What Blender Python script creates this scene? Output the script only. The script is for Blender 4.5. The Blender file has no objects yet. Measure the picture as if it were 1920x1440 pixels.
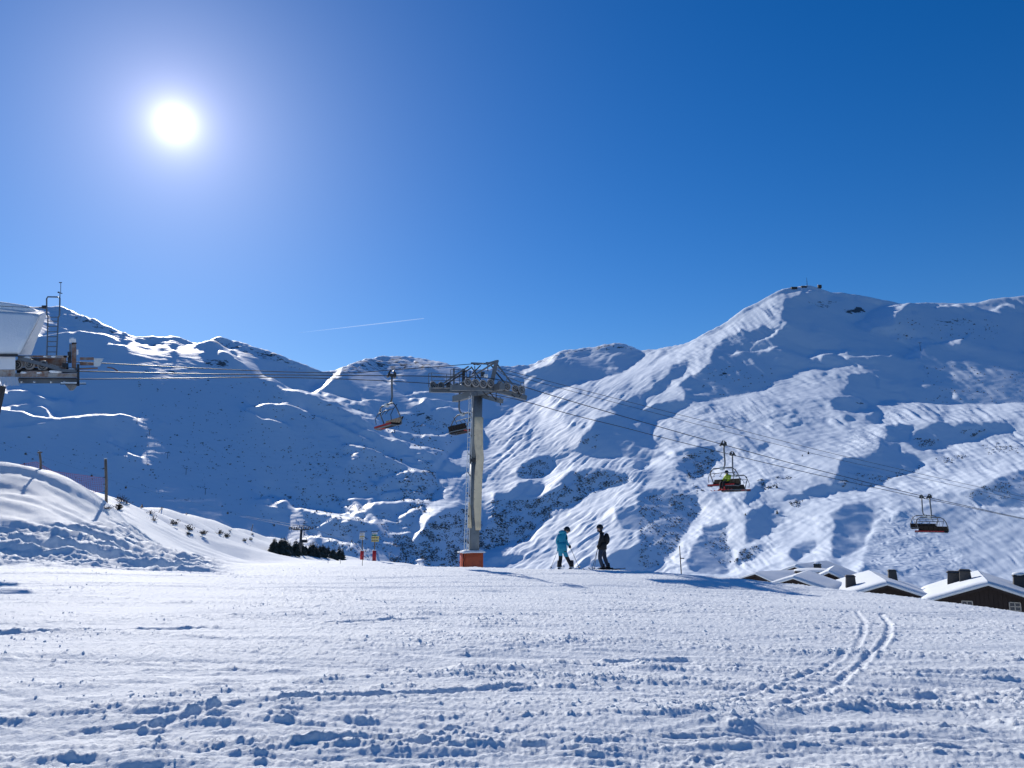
import bpy, math, random
import numpy as np
from mathutils import Vector, Matrix

# ------------------------------------------------------------------ camera, sky, sun, exposure
FPX = 1442.0                                  # focal length in photo pixels (1920 wide)
PITCH = math.atan(250.0 / FPX)
EYE = Vector((0.0, 0.0, 1.6))
SC = bpy.context.scene
COL = SC.collection
cam_data = bpy.data.cameras.new('camera')
cam_data.sensor_fit = 'HORIZONTAL'; cam_data.sensor_width = 36.0
cam_data.lens = 36.0 * FPX / 1920.0
cam_data.clip_start = 0.1; cam_data.clip_end = 60000.0
cam = bpy.data.objects.new('camera', cam_data); COL.objects.link(cam)
cam.location = EYE; cam.rotation_euler = (math.pi / 2 + PITCH, 0, 0)
SC.camera = cam

SUN_AZ = math.atan2(-632.0, FPX * math.cos(PITCH) - 488.0 * math.sin(PITCH))   # from +Y towards +X
SUN_EL = math.radians(26.2)
SUN_DIR = Vector((math.sin(SUN_AZ) * math.cos(SUN_EL), math.cos(SUN_AZ) * math.cos(SUN_EL), math.sin(SUN_EL)))

world = bpy.data.worlds.new('World'); SC.world = world; world.use_nodes = True
wn = world.node_tree; wn.nodes.clear()
sky = wn.nodes.new('ShaderNodeTexSky'); sky.sky_type = 'NISHITA'; sky.sun_disc = False
sky.sun_elevation = SUN_EL; sky.sun_rotation = SUN_AZ
sky.altitude = 1900.0; sky.air_density = 1.22; sky.dust_density = 0.35; sky.ozone_density = 4.0
hs = wn.nodes.new('ShaderNodeHueSaturation'); hs.inputs['Saturation'].default_value = 1.34
hs.inputs['Hue'].default_value = 0.511
wn.links.new(sky.outputs[0], hs.inputs['Color'])
bg = wn.nodes.new('ShaderNodeBackground'); bg.inputs['Strength'].default_value = 0.070
wn.links.new(hs.outputs[0], bg.inputs['Color'])
# the dazzling sun and its aureole: a function of the angle to the sun only
tc = wn.nodes.new('ShaderNodeTexCoord')
dot = wn.nodes.new('ShaderNodeVectorMath'); dot.operation = 'DOT_PRODUCT'
wn.links.new(tc.outputs['Generated'], dot.inputs[0]); dot.inputs[1].default_value = SUN_DIR
ac = wn.nodes.new('ShaderNodeMath'); ac.operation = 'ARCCOSINE'; ac.use_clamp = False
wn.links.new(dot.outputs['Value'], ac.inputs[0])
def aureole(width_deg, power, strength, colour):
    d = wn.nodes.new('ShaderNodeMath'); d.operation = 'DIVIDE'; d.inputs[1].default_value = math.radians(width_deg)
    wn.links.new(ac.outputs[0], d.inputs[0])
    p = wn.nodes.new('ShaderNodeMath'); p.operation = 'POWER'; p.inputs[1].default_value = power
    wn.links.new(d.outputs[0], p.inputs[0])
    n = wn.nodes.new('ShaderNodeMath'); n.operation = 'MULTIPLY'; n.inputs[1].default_value = -1.0
    wn.links.new(p.outputs[0], n.inputs[0])
    e = wn.nodes.new('ShaderNodeMath'); e.operation = 'EXPONENT'; wn.links.new(n.outputs[0], e.inputs[0])
    s = wn.nodes.new('ShaderNodeMath'); s.operation = 'MULTIPLY'; s.inputs[1].default_value = strength
    wn.links.new(e.outputs[0], s.inputs[0])
    b = wn.nodes.new('ShaderNodeBackground'); b.inputs['Color'].default_value = (*colour, 1)
    wn.links.new(s.outputs[0], b.inputs['Strength'])
    return b
acc = bg
for spec in ((0.75, 1.0, 1.5, (1, 0.97, 0.95)), (3.0, 1.0, 0.36, (1, 0.84, 0.95)), (11.0, 1.1, 0.12, (0.68, 0.86, 1.0))):
    b = aureole(*spec)
    a = wn.nodes.new('ShaderNodeAddShader')
    wn.links.new(acc.outputs[0], a.inputs[0]); wn.links.new(b.outputs[0], a.inputs[1]); acc = a
wo = wn.nodes.new('ShaderNodeOutputWorld'); wn.links.new(acc.outputs[0], wo.inputs['Surface'])

sun_data = bpy.data.lights.new('sun', 'SUN'); sun_data.energy = 3.4; sun_data.angle = math.radians(0.53)
sun_data.color = (1.0, 0.94, 0.86)
sun = bpy.data.objects.new('sun', sun_data); COL.objects.link(sun)
sun.rotation_euler = SUN_DIR.to_track_quat('Z', 'Y').to_euler(); sun.location = (-40, 80, 60)

SC.render.engine = 'CYCLES'
SC.view_settings.view_transform = 'Standard'; SC.view_settings.look = 'None'
SC.view_settings.exposure = 0.5; SC.view_settings.gamma = 1.0; SC.view_settings.use_curve_mapping = False
SC.cycles.max_bounces = 5; SC.cycles.diffuse_bounces = 3; SC.cycles.transparent_max_bounces = 8
SC.cycles.use_denoising = True
SC.cycles.use_adaptive_sampling = False

# ------------------------------------------------------------------ helpers
CP, SP = math.cos(PITCH), math.sin(PITCH)
def ray(px, py):
    """world direction through a photo pixel, scaled so that y = 1"""
    xr = (px - 960.0) / FPX; yu = (720.0 - py) / FPX
    y = CP - yu * SP
    return xr / y, (SP + yu * CP) / y          # x/y , z/y
def P(px, py, Y):
    a, b = ray(px, py)
    return Vector((a * Y, Y, EYE.z + b * Y))
def ray_np(px, py):
    xr = (px - 960.0) / FPX; yu = (720.0 - py) / FPX
    y = CP - yu * SP
    return xr / y, (SP + yu * CP) / y
def project_np(x, y, z):
    dz = z - EYE.z
    f = y * CP + dz * SP; u = -y * SP + dz * CP
    f = np.where(f < 1e-3, 1e-3, f)
    return 960.0 + FPX * x / f, 720.0 - FPX * u / f

_rng = np.random.RandomState(11)
_perm = _rng.permutation(512).astype(np.int32)
_perm = np.concatenate([_perm, _perm])
_ang = _rng.rand(512) * 2 * np.pi
_gx, _gy = np.cos(_ang).astype(np.float32), np.sin(_ang).astype(np.float32)
def perlin(x, y, seed=0):
    x = np.asarray(x, np.float64) + seed * 17.31; y = np.asarray(y, np.float64) + seed * 7.77
    xf, yf = np.floor(x), np.floor(y)
    xi = xf.astype(np.int64) & 511; yi = yf.astype(np.int64) & 511
    fx = (x - xf).astype(np.float32); fy = (y - yf).astype(np.float32)
    u = fx * fx * fx * (fx * (fx * 6 - 15) + 10); v = fy * fy * fy * (fy * (fy * 6 - 15) + 10)
    xi1 = (xi + 1) & 511; yi1 = (yi + 1) & 511
    def g(ix, iy, dx, dy):
        h = _perm[_perm[ix] + iy]
        return _gx[h] * dx + _gy[h] * dy
    n00 = g(xi, yi, fx, fy); n10 = g(xi1, yi, fx - 1, fy)
    n01 = g(xi, yi1, fx, fy - 1); n11 = g(xi1, yi1, fx - 1, fy - 1)
    a = n00 + u * (n10 - n00); b = n01 + u * (n11 - n01)
    return (a + v * (b - a)) * 1.5
def fbm(x, y, octaves, seed=0, gain=0.5, lac=2.03):
    s = 0.0; a = 1.0
    for k in range(octaves):
        s = s + a * perlin(x, y, seed + k * 3); x = x * lac; y = y * lac; a *= gain
    return s
def sstep(a, b, x):
    t = np.clip((x - a) / (b - a), 0, 1); return t * t * (3 - 2 * t)

def fast_grid(name, X, Y, Z, mat, attrs=None, smooth=True):
    """one sheet from 2-D arrays of coordinates"""
    nr, nc = X.shape
    me = bpy.data.meshes.new(name)
    co = np.stack([X, Y, Z], -1).reshape(-1, 3).astype(np.float32)
    me.vertices.add(nr * nc); me.vertices.foreach_set('co', co.ravel())
    i = np.arange(nr * nc, dtype=np.int32).reshape(nr, nc)
    q = np.stack([i[:-1, :-1], i[:-1, 1:], i[1:, 1:], i[1:, :-1]], -1).reshape(-1, 4)
    nq = len(q)
    me.loops.add(nq * 4); me.loops.foreach_set('vertex_index', q.ravel())
    me.polygons.add(nq)
    me.polygons.foreach_set('loop_start', np.arange(0, nq * 4, 4, dtype=np.int32))
    me.polygons.foreach_set('use_smooth', np.full(nq, smooth))
    me.update(calc_edges=True)
    for k, v in (attrs or {}).items():
        at = me.attributes.new(k, 'FLOAT', 'POINT'); at.data.foreach_set('value', v.ravel().astype(np.float32))
    me.materials.append(mat)
    o = bpy.data.objects.new(name, me); COL.objects.link(o)
    return o

# ------------------------------------------------------------------ materials
def new_mat(name):
    m = bpy.data.materials.new(name); m.use_nodes = True
    nt = m.node_tree; bsdf = nt.nodes['Principled BSDF']
    return m, nt, bsdf
def N(nt, kind, **kw):
    n = nt.nodes.new(kind)
    for k, v in kw.items():
        if k in n.inputs: n.inputs[k].default_value = v
        else: setattr(n, k, v)
    return n
def simple(name, col, rough=0.6, metal=0.0, var=0.25, scale=6.0, bump=0.0, spec=0.5, dirt=None, dirt_amt=0.5):
    m, nt, b = new_mat(name)
    tcn = N(nt, 'ShaderNodeTexCoord')
    no = N(nt, 'ShaderNodeTexNoise', Scale=scale, Detail=6.0, Roughness=0.65)
    nt.links.new(tcn.outputs['Object'], no.inputs['Vector'])
    mix = N(nt, 'ShaderNodeMix', data_type='RGBA')
    a = [min(1, c * (1 + var)) for c in col]; d = [c * (1 - var) for c in col]
    mix.inputs[6].default_value = (*d, 1); mix.inputs[7].default_value = (*a, 1)
    nt.links.new(no.outputs['Fac'], mix.inputs[0])
    out = mix.outputs[2]
    if dirt:
        n2 = N(nt, 'ShaderNodeTexNoise', Scale=scale * 0.45, Detail=8.0, Roughness=0.7)
        nt.links.new(tcn.outputs['Object'], n2.inputs['Vector'])
        r = N(nt, 'ShaderNodeValToRGB'); r.color_ramp.elements[0].position = 0.62 - dirt_amt * 0.25; r.color_ramp.elements[1].position = 0.72 - dirt_amt * 0.2
        nt.links.new(n2.outputs['Fac'], r.inputs[0])
        m2 = N(nt, 'ShaderNodeMix', data_type='RGBA'); m2.inputs[7].default_value = (*dirt, 1)
        nt.links.new(r.outputs[0], m2.inputs[0]); nt.links.new(out, m2.inputs[6]); out = m2.outputs[2]
    nt.links.new(out, b.inputs['Base Color'])
    b.inputs['Roughness'].default_value = rough; b.inputs['Metallic'].default_value = metal
    b.inputs['Specular IOR Level'].default_value = spec
    if bump:
        bp = N(nt, 'ShaderNodeBump', Strength=bump, Distance=0.02)
        nt.links.new(no.outputs['Fac'], bp.inputs['Height']); nt.links.new(bp.outputs[0], b.inputs['Normal'])
    return m

def snow_near_mat():
    m, nt, b = new_mat('piste_snow')
    g = N(nt, 'ShaderNodeNewGeometry')
    n1 = N(nt, 'ShaderNodeTexNoise', Scale=16.0, Detail=8.0, Roughness=0.72)
    n2 = N(nt, 'ShaderNodeTexNoise', Scale=0.6, Detail=4.0)
    nt.links.new(g.outputs['Position'], n1.inputs['Vector']); nt.links.new(g.outputs['Position'], n2.inputs['Vector'])
    mix = N(nt, 'ShaderNodeMix', data_type='RGBA')
    mix.inputs[6].default_value = (0.82, 0.87, 0.90, 1); mix.inputs[7].default_value = (0.89, 0.925, 0.945, 1)
    nt.links.new(n2.outputs['Fac'], mix.inputs[0]); nt.links.new(mix.outputs[2], b.inputs['Base Color'])
    bp = N(nt, 'ShaderNodeBump', Strength=0.9, Distance=0.025)
    nt.links.new(n1.outputs['Fac'], bp.inputs['Height']); nt.links.new(bp.outputs[0], b.inputs['Normal'])
    b.inputs['Roughness'].default_value = 0.75; b.inputs['Specular IOR Level'].default_value = 0.15
    return m
def snow_far_mat():
    m, nt, b = new_mat('mountain_snow')
    g = N(nt, 'ShaderNodeNewGeometry')
    rock = N(nt, 'ShaderNodeAttribute', attribute_name='rock'); trk = N(nt, 'ShaderNodeAttribute', attribute_name='tracks')
    n1 = N(nt, 'ShaderNodeTexNoise', Scale=0.02, Detail=9.0, Roughness=0.62)
    n2 = N(nt, 'ShaderNodeTexNoise', Scale=0.045, Detail=8.0, Roughness=0.72)
    for n in (n1, n2): nt.links.new(g.outputs['Position'], n.inputs['Vector'])
    ad = N(nt, 'ShaderNodeMath', operation='MULTIPLY_ADD'); ad.inputs[1].default_value = 2.0; nt.links.new(n2.outputs['Fac'], ad.inputs[0]); nt.links.new(rock.outputs['Fac'], ad.inputs[2])
    rr = N(nt, 'ShaderNodeValToRGB'); rr.color_ramp.elements[0].position = 0.765; rr.color_ramp.elements[1].position = 0.785
    sc = N(nt, 'ShaderNodeMath', operation='MULTIPLY'); sc.inputs[1].default_value = 0.5
    nt.links.new(ad.outputs[0], sc.inputs[0]); nt.links.new(sc.outputs[0], rr.inputs[0])
    rc = N(nt, 'ShaderNodeMix', data_type='RGBA'); rc.inputs[6].default_value = (0.05, 0.047, 0.05, 1); rc.inputs[7].default_value = (0.17, 0.155, 0.15, 1)
    nt.links.new(n1.outputs['Fac'], rc.inputs[0])
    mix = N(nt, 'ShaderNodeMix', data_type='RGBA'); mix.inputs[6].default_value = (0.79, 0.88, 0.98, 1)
    nt.links.new(rr.outputs[0], mix.inputs[0]); nt.links.new(rc.outputs[2], mix.inputs[7])
    nt.links.new(mix.outputs[2], b.inputs['Base Color'])
    # fine relief: wind ripple noise, and the wavy descents of skiers where the slope is skied
    bp = N(nt, 'ShaderNodeBump', Strength=0.35, Distance=2.0)
    nt.links.new(n1.outputs['Fac'], bp.inputs['Height'])
    mp = N(nt, 'ShaderNodeMapping'); mp.inputs['Rotation'].default_value = (0, 0, math.radians(-20)); nt.links.new(g.outputs['Position'], mp.inputs['Vector'])
    wv = N(nt, 'ShaderNodeTexWave', Scale=0.033, Distortion=9.0, Detail=2.0); wv.inputs['Detail Scale'].default_value = 1.6
    nt.links.new(mp.outputs[0], wv.inputs['Vector'])
    ws = N(nt, 'ShaderNodeMath', operation='MULTIPLY'); nt.links.new(wv.outputs['Fac'], ws.inputs[0]); nt.links.new(trk.outputs['Fac'], ws.inputs[1])
    bp2 = N(nt, 'ShaderNodeBump', Strength=0.6, Distance=1.0)
    nt.links.new(ws.outputs[0], bp2.inputs['Height']); nt.links.new(bp.outputs[0], bp2.inputs['Normal'])
    nt.links.new(bp2.outputs[0], b.inputs['Normal'])
    b.inputs['Roughness'].default_value = 0.6; b.inputs['Specular IOR Level'].default_value = 0.25
    return m

# ------------------------------------------------------------------ the near slope
def tps_fit(p, v, lam=1e-4):
    n = len(p)
    d = np.sqrt(((p[:, None] - p[None]) ** 2).sum(-1)); K = np.where(d > 0, d * d * np.log(d + 1e-12), 0)
    A = np.zeros((n + 3, n + 3)); A[:n, :n] = K + lam * np.eye(n); A[:n, n] = 1; A[:n, n + 1:] = p
    A[n, :n] = 1; A[n + 1:, :n] = p.T
    return p, np.linalg.solve(A, np.concatenate([v, np.zeros(3)]))
def tps_eval(f, q):
    p, w = f; out = np.zeros(len(q)); n = len(p)
    for s in range(0, len(q), 40000):
        b = q[s:s + 40000]
        d2 = ((b[:, None] - p[None]) ** 2).sum(-1)
        out[s:s + 40000] = (0.5 * d2 * np.log(d2 + 1e-20)) @ w[:n] + w[n] + b @ w[n + 1:]
    return out

near_pts = []
def cpx(px, py, Y):
    v = P(px, py, Y); near_pts.append((v.x, v.y, v.z))
def cpz(px, Y, z):
    a, b = ray(px, 1000); near_pts.append((a * Y, Y, z))
for px in (-900, -300, 300, 960, 1600, 2200, 2900):
    cpz(px, 2.2, 0.0); cpz(px, 5, 0.0 if px < 1800 else -0.05); cpz(px, 9, 0.0 if px < 1500 else -0.12)
for px, z in ((-600, .2), (0, .05), (480, -.05), (960, -.1), (1440, -.2), (1900, -.5), (2300, -0.9)): cpz(px, 16, z)
for px, z in ((-600, .8), (100, .12), (480, -.12), (960, -.25), (1440, -.55)): cpz(px, 23, z)
for a in ((2300, 1205, 16), (1920, 1150, 20.5), (1700, 1121, 23.5), (1500, 1099, 26.5), (1300, 1079, 28.5), (1130, 1069, 30), (1000, 1067, 30.5),
          (880, 1064, 31.5), (700, 1062, 33), (520, 1061, 34)): cpx(*a)
for px, Y, z in ((2300, 30, -7), (1920, 32, -5.5), (1700, 34, -5), (1500, 36, -4.2), (1300, 37, -2.2), (1130, 38, -1.35), (1000, 38, -1.15), (880, 38, -1.12),
                 (2300, 60, -13), (1920, 60, -12), (1700, 60, -11), (1500, 60, -10), (1300, 55, -6.5), (1130, 52, -4.0), (1000, 52, -2.9), (880, 43.5, -1.3), (880, 55, -2.6),
                 (2300, 130, -22), (1700, 130, -20), (1300, 120, -16), (1000, 110, -12), (850, 110, -9.5), (780, 60, -2.3),
                 (2300, 330, -95), (1700, 330, -95), (1300, 330, -95), (1000, 330, -90), (800, 330, -75), (-600, 330, -60), (0, 330, -60), (400, 330, -60)): cpz(px, Y, z)
for a in ((680, 1049, 70), (705, 1052, 67), (760, 1058, 62), (620, 1054, 66), (560, 1057, 52), (500, 1059, 44), (430, 1060, 38),
          (-200, 838, 37), (0, 866, 38), (60, 876, 38.2), (100, 888, 38.5), (150, 912, 39), (195, 941, 39.6), (228, 962, 40.5),
          (-200, 930, 32.5), (-200, 1010, 28), (-200, 1052, 24.5),
          (0, 900, 35.4), (0, 960, 31), (0, 1015, 28), (0, 1052, 25.3), (100, 938, 35), (100, 988, 31), (100, 1042, 27), (190, 978, 36), (200, 1018, 31.2), (200, 1052, 27.5),
          (300, 1052, 30), (400, 1061, 31)): cpx(*a)
# the long skied slope beyond the bank: crest line and foot line, ruled in between
for px in (225, 260, 300, 350, 400, 450, 500, 550, 600, 650, 690):
    rp = float(np.interp(px, [200, 240, 300, 400, 470, 560, 650, 690], [936, 941, 951, 973, 995, 1022, 1045, 1053])); rY = float(np.interp(px, [225, 260, 300, 350, 400, 450, 500, 550, 600, 650, 690], [60, 70, 86, 112, 145, 180, 215, 245, 268, 285, 295]))
    fp = float(np.interp(px, [225, 260, 300, 350, 400, 450, 500, 550, 600, 650, 690], [975, 1005, 1032, 1045, 1051, 1053.5, 1053, 1050.5, 1049.5, 1050, 1055])); fY = float(np.interp(px, [225, 260, 300, 350, 400, 450, 500, 550, 600, 650, 690], [44, 41, 40, 44, 52, 66, 92, 130, 170, 215, 270]))
    a_, b_ = P(px, fp, fY), P(px, rp, rY)
    for f_ in (0.0, 0.35, 0.7, 1.0):
        v_ = a_.lerp(b_, f_); near_pts.append((v_.x, v_.y, v_.z))
    v_ = b_ * 1.12; near_pts.append((v_.x, v_.y, b_.z - 0.03 * rY - 0.5))
for px, Y, dz in ((0, 44, 3.0), (100, 44, 2.6), (0, 60, 4.6), (-200, 60, 6), (-200, 110, 0), (0, 110, 0), (120, 90, 1.0)):
    cpz(px, Y, dz)
_np = np.array(near_pts)
_q = np.stack([np.arctan2(_np[:, 0], _np[:, 1]), np.log(np.hypot(_np[:, 0], _np[:, 1]))], -1)
NEAR_F = tps_fit(_q, _np[:, 2], 3e-4)
def near_base(x, y):
    x = np.asarray(x, float); y = np.asarray(y, float)
    q = np.stack([np.arctan2(x, y).ravel(), np.log(np.hypot(x, y)).ravel()], -1)
    return tps_eval(NEAR_F, q).reshape(x.shape)
def ground_z(x, y):
    return float(near_base(np.array([x]), np.array([y]))[0])

def track_line(pts):
    return np.array([[ray(a, b)[0], ray(a, b)[1]] for a, b in pts])
def near_detail(x, y, zb):
    """cut-up piste: undulation, scraped ski tracks with berms, clods; ploughed debris at the foot of the bank"""
    rs = np.random.RandomState(4)
    r = np.hypot(x, y)
    px, py = project_np(x, y, zb)
    bank = sstep(470, 330, px + 0.0) * sstep(23, 27, y) * sstep(46, 40, y)             # the bank and its foot
    mound = sstep(1000, 955, py) * sstep(290, 210, px) * sstep(26, 28, y) * sstep(60, 45, y)   # wind-smoothed top of the bank
    farslope = sstep(42, 55, y)
    h = 0.022 * perlin(x / 3.6, y / 1.9, 1) + 0.006 * perlin(x / 1.6, y / 0.5, 2)
    rough = np.clip(0.72 + 1.2 * perlin(x / 3.4, y / 1.1, 5) + 0.7 * perlin(x / 1.1, y / 0.45, 6), 0.12, 1.35)
    rr_ = r[:, r.shape[1] // 2]
    for k in range(760):                                                               # skidded turns and thin ski scratches across the slope
        yy = 4.5 + 31 * rs.rand() ** 1.15; xx = (rs.rand() - 0.5) * 1.7 * yy
        a = rs.normal(0.02, 0.13 if k < 620 else 0.45); b = rs.normal(0, 0.012); ln = rs.uniform(1.5, 9)
        w = rs.choice([0.016, 0.03, 0.05, 0.10, 0.22, 0.5], p=[.42, .2, .18, .1, .05, .05]); dep = rs.uniform(0.25, 1.0) * (0.010 + 0.030 * w)
        xs_ = np.linspace(xx - ln, xx + ln, 9); ds_ = np.hypot(xs_, yy + a * (xs_ - xx) + b * (xs_ - xx) ** 2)
        i0, i1 = np.searchsorted(rr_, [ds_.min() - 1.0, ds_.max() + 1.0])
        if i1 - i0 < 2: continue
        xv, yv = x[i0:i1], y[i0:i1]; hv, rv = h[i0:i1], rough[i0:i1]
        dx = xv - xx; f = yy + a * dx + b * dx * dx
        m = (np.abs(dx) < ln) & (np.abs(yv - f) < (w * 2 + 0.3))
        if not m.any(): continue
        d = yv[m] - f[m]; fade = sstep(ln, ln * 0.6, np.abs(dx[m]))
        groove = np.exp(-(d / w) ** 4)
        berm = np.exp(-((d + w * 1.35) / (0.35 * w + 0.03)) ** 2)
        hv[m] += fade * dep * (-groove + 0.9 * berm * (0.4 + 0.9 * np.clip(perlin(xv[m] / 0.5, yv[m] / 0.5, 40) + 0.4, 0, 1.4)))
        rv[m] = rv[m] * (1 - 0.8 * groove * fade) + (0.9 if w > 0.04 else 0.35) * berm * fade
    # the two long curving tracks on the right, and the wide one low down
    for pts, w, dep in (([(1606, 1148), (1621, 1165), (1618, 1190), (1602, 1212), (1545, 1250), (1440, 1285), (1330, 1322)], 0.045, 0.010),
                        ([(1652, 1152), (1668, 1172), (1664, 1196), (1642, 1218), (1600, 1255), (1545, 1292), (1450, 1328)], 0.05, 0.015),
                        ([(1440, 1366), (1560, 1338), (1700, 1336), (1830, 1352), (1930, 1385)], 0.20, 0.02),
                        ([(300, 1350), (420, 1322), (560, 1308), (700, 1304), (860, 1296), (1000, 1284)], 0.07, 0.026),
                        ([(0, 1192), (130, 1186), (260, 1178), (380, 1174)], 0.09, 0.040),
                        ([(600, 1166), (720, 1162), (800, 1160)], 0.08, 0.034), ([(150, 1360), (240, 1352), (300, 1350)], 0.05, 0.018), ([(1150, 1236), (1230, 1232), (1290, 1234)], 0.08, 0.03), ([(560, 1386), (700, 1380), (800, 1382)], 0.05, 0.015)):
        P3 = []
        for a, b in pts:
            u, v = ray(a, b); t = 1.6 / -v
            for _ in range(12): t = (1.6 - ground_z(u * t, t)) / -v
            P3.append((u * t, t))
        P3 = np.array(P3); tt = np.linspace(0, len(P3) - 1, len(P3) * 7)
        lx = np.interp(tt, np.arange(len(P3)), P3[:, 0]); ly = np.interp(tt, np.arange(len(P3)), P3[:, 1])
        m = (x > lx.min() - 1) & (x < lx.max() + 1) & (y > ly.min() - 1) & (y < ly.max() + 1)
        idx = np.nonzero(m.ravel())[0]
        xs, ys = x.ravel()[idx], y.ravel()[idx]
        best = np.full(len(xs), 9.0); side = np.zeros(len(xs))
        for i in range(len(lx) - 1):
            ax, ay, bx, by = lx[i], ly[i], lx[i + 1], ly[i + 1]
            L2 = (bx - ax) ** 2 + (by - ay) ** 2 + 1e-9
            t = np.clip(((xs - ax) * (bx - ax) + (ys - ay) * (by - ay)) / L2, 0, 1)
            dx, dy = xs - ax - t * (bx - ax), ys - ay - t * (by - ay)
            dd = np.hypot(dx, dy); c = dd < best
            best[c] = dd[c]; side[c] = np.sign((bx - ax) * dy - (by - ay) * dx)[c]
        d = best * side
        gr = np.exp(-(d / w) ** 4); be = np.exp(-((d - w * 1.5) / (w * 0.6)) ** 2) + 0.7 * np.exp(-((d + w * 1.5) / (w * 0.6)) ** 2)
        hf = h.ravel(); rf = rough.ravel()
        hf[idx] += dep * (-gr + 0.8 * be * (0.5 + 0.8 * perlin(xs / 0.4, ys / 0.4, 44) + 0.7 * np.clip(perlin(xs / 0.13, ys / 0.12, 45), 0, 1)))
        rf[idx] = rf[idx] * (1 - 0.85 * gr) + 0.5 * be
        h = hf.reshape(x.shape); rough = rf.reshape(x.shape)
    rough = np.clip(rough, 0.05, 1.5)
    n1 = perlin(x / 0.50, y / 0.30, 8); n2 = perlin(x / 0.20, y / 0.15, 9); n3 = perlin(x / 0.085, y / 0.075, 10); n4 = perlin(x / 0.04, y / 0.04, 12)
    n5 = perlin(x / 0.028, y / 0.03, 13)
    clod = 0.006 * np.clip(n1 - 0.30, 0, 1) + 0.0055 * sstep(0.28, 0.46, n2) * (1 + 0.7 * n3) + 0.0055 * sstep(0.12, 0.32, n3) + 0.0045 * sstep(0.05, 0.3, n4)
    piste = rough * clod + 0.0042 * n4 + 0.0042 * n3 + 0.0026 * n5
    h = h + piste * (1 - 0.9 * farslope)
    # ploughed bank: long ledges and chunky debris
    led = perlin(x / 4.5 + 0.25 * y, y / 0.9 - 0.16 * x, 15); led2 = perlin(x / 2.0 + 0.25 * y, y / 0.55 - 0.16 * x, 16)
    ch = perlin(x / 0.85, y / 0.7, 17); ch2 = perlin(x / 0.36, y / 0.34, 18)
    ch3 = perlin(x / 0.17, y / 0.17, 19)
    debris = 0.15 * np.tanh(4.0 * led) + 0.09 * np.tanh(4 * led2) + 0.16 * np.clip(ch - 0.15, 0, 1) + 0.15 * np.clip(ch2 - 0.05, 0, 1) + 0.08 * np.clip(ch3, 0, 1)
    h = h + debris * bank * (1 - mound) * (1 - farslope)
    smooth = 0.10 * perlin(x / 5, y / 3, 20) + 0.03 * perlin(x / 0.9 + y * .4, y / 2.6, 21) + 0.016 * perlin(x / 0.35, y / 0.4, 22) + 0.05 * np.tanh(4 * perlin(x / 3 + 0.3 * y, y / 1.1 - 0.2 * x, 23))
    h = h * (1 - mound) + smooth * mound
    # skied slope behind the bank: soft parallel tracks running down to the right
    fs = 0.16 * perlin(x / 9, y / 7, 24) + 0.10 * perlin((x + 0.25 * y) / 14, (y - 0.9 * x) / 2.2, 25) + 0.05 * perlin(x / 1.6, y / 1.6, 26)
    h = h + fs * farslope
    return h

def build_near():
    az = np.linspace(math.radians(-50), math.radians(48), 1180)
    # denser columns inside the view
    t = np.linspace(-1, 1, 1180); az = np.radians(46) * (0.86 * t + 0.14 * t ** 3)
    rs = [3.0]
    while rs[-1] < 34: rs.append(rs[-1] + min(0.017 * (rs[-1] / 4.5) ** 1.12, 0.11))
    while rs[-1] < 62: rs.append(rs[-1] + 0.22)
    while rs[-1] < 330: rs.append(rs[-1] * 1.013)
    r = np.array(rs)
    X = r[:, None] * np.sin(az)[None]; Y = r[:, None] * np.cos(az)[None]
    # the base is smooth: evaluate it coarsely and interpolate
    ri = np.linspace(math.log(r[0]), math.log(r[-1]), 260); ai = az[::6]; ai = np.append(ai, az[-1]) if ai[-1] != az[-1] else ai
    R2, A2 = np.meshgrid(ri, ai, indexing='ij')
    zc = tps_eval(NEAR_F, np.stack([A2.ravel(), R2.ravel()], -1)).reshape(R2.shape)
    z1 = np.stack([np.interp(np.log(r), ri, zc[:, j]) for j in range(zc.shape[1])], 1)
    Z = np.stack([np.interp(az, ai, z1[i]) for i in range(len(r))], 0)
    H = near_detail(X, Y, Z); Z = Z + H
    o = fast_grid('piste', X, Y, Z, MAT['snow'])
    o['kind'] = 'structure'
    print('near', X.shape)
    # plain snow all round behind the viewer
    th = np.linspace(math.radians(45), math.radians(315), 90); rr = np.array([0.0, 3, 8, 20, 60, 150, 330])
    X2 = rr[:, None] * np.sin(th)[None]; Y2 = rr[:, None] * np.cos(th)[None]
    o2 = fast_grid('ground', X2, Y2, 0.06 * rr[:, None] * (1 - np.cos(th))[None] * 0.5 - 0.12 + 0 * X2, MAT['snow'])
    o2['kind'] = 'structure'
    return X, Y, Z, H

# ------------------------------------------------------------------ the mountains
def conv(z, pts): 
    x0, y0, s = z; return [(x0 + a / s, y0 + b / s) for a, b in pts]
ZA = (0, 550, 2.717); ZB = (550, 600, 2.743); Z1 = (1200, 520, 5.142); Z2 = (1560, 520, 5.142); Z3 = (1200, 800, 5.142); Z4 = (1560, 800, 5.142)
Z5 = (900, 640, 5.333); Z6 = (760, 840, 4.174)
SKY_X = [-260, -150, 0, 85, 115, 150, 175, 235, 270, 310, 360, 375, 390, 405, 440, 480, 540, 600, 625, 650, 680, 710, 745, 790, 830, 870, 905, 940, 975, 1000, 1020, 1048, 1065, 1090, 1110, 1140, 1155, 1175, 1208, 1230, 1250, 1290, 1330, 1370, 1410, 1440, 1475, 1490, 1515, 1540, 1560, 1580, 1605, 1650, 1720, 1760, 1800, 1860, 1890, 1920, 2000, 2150]
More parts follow.
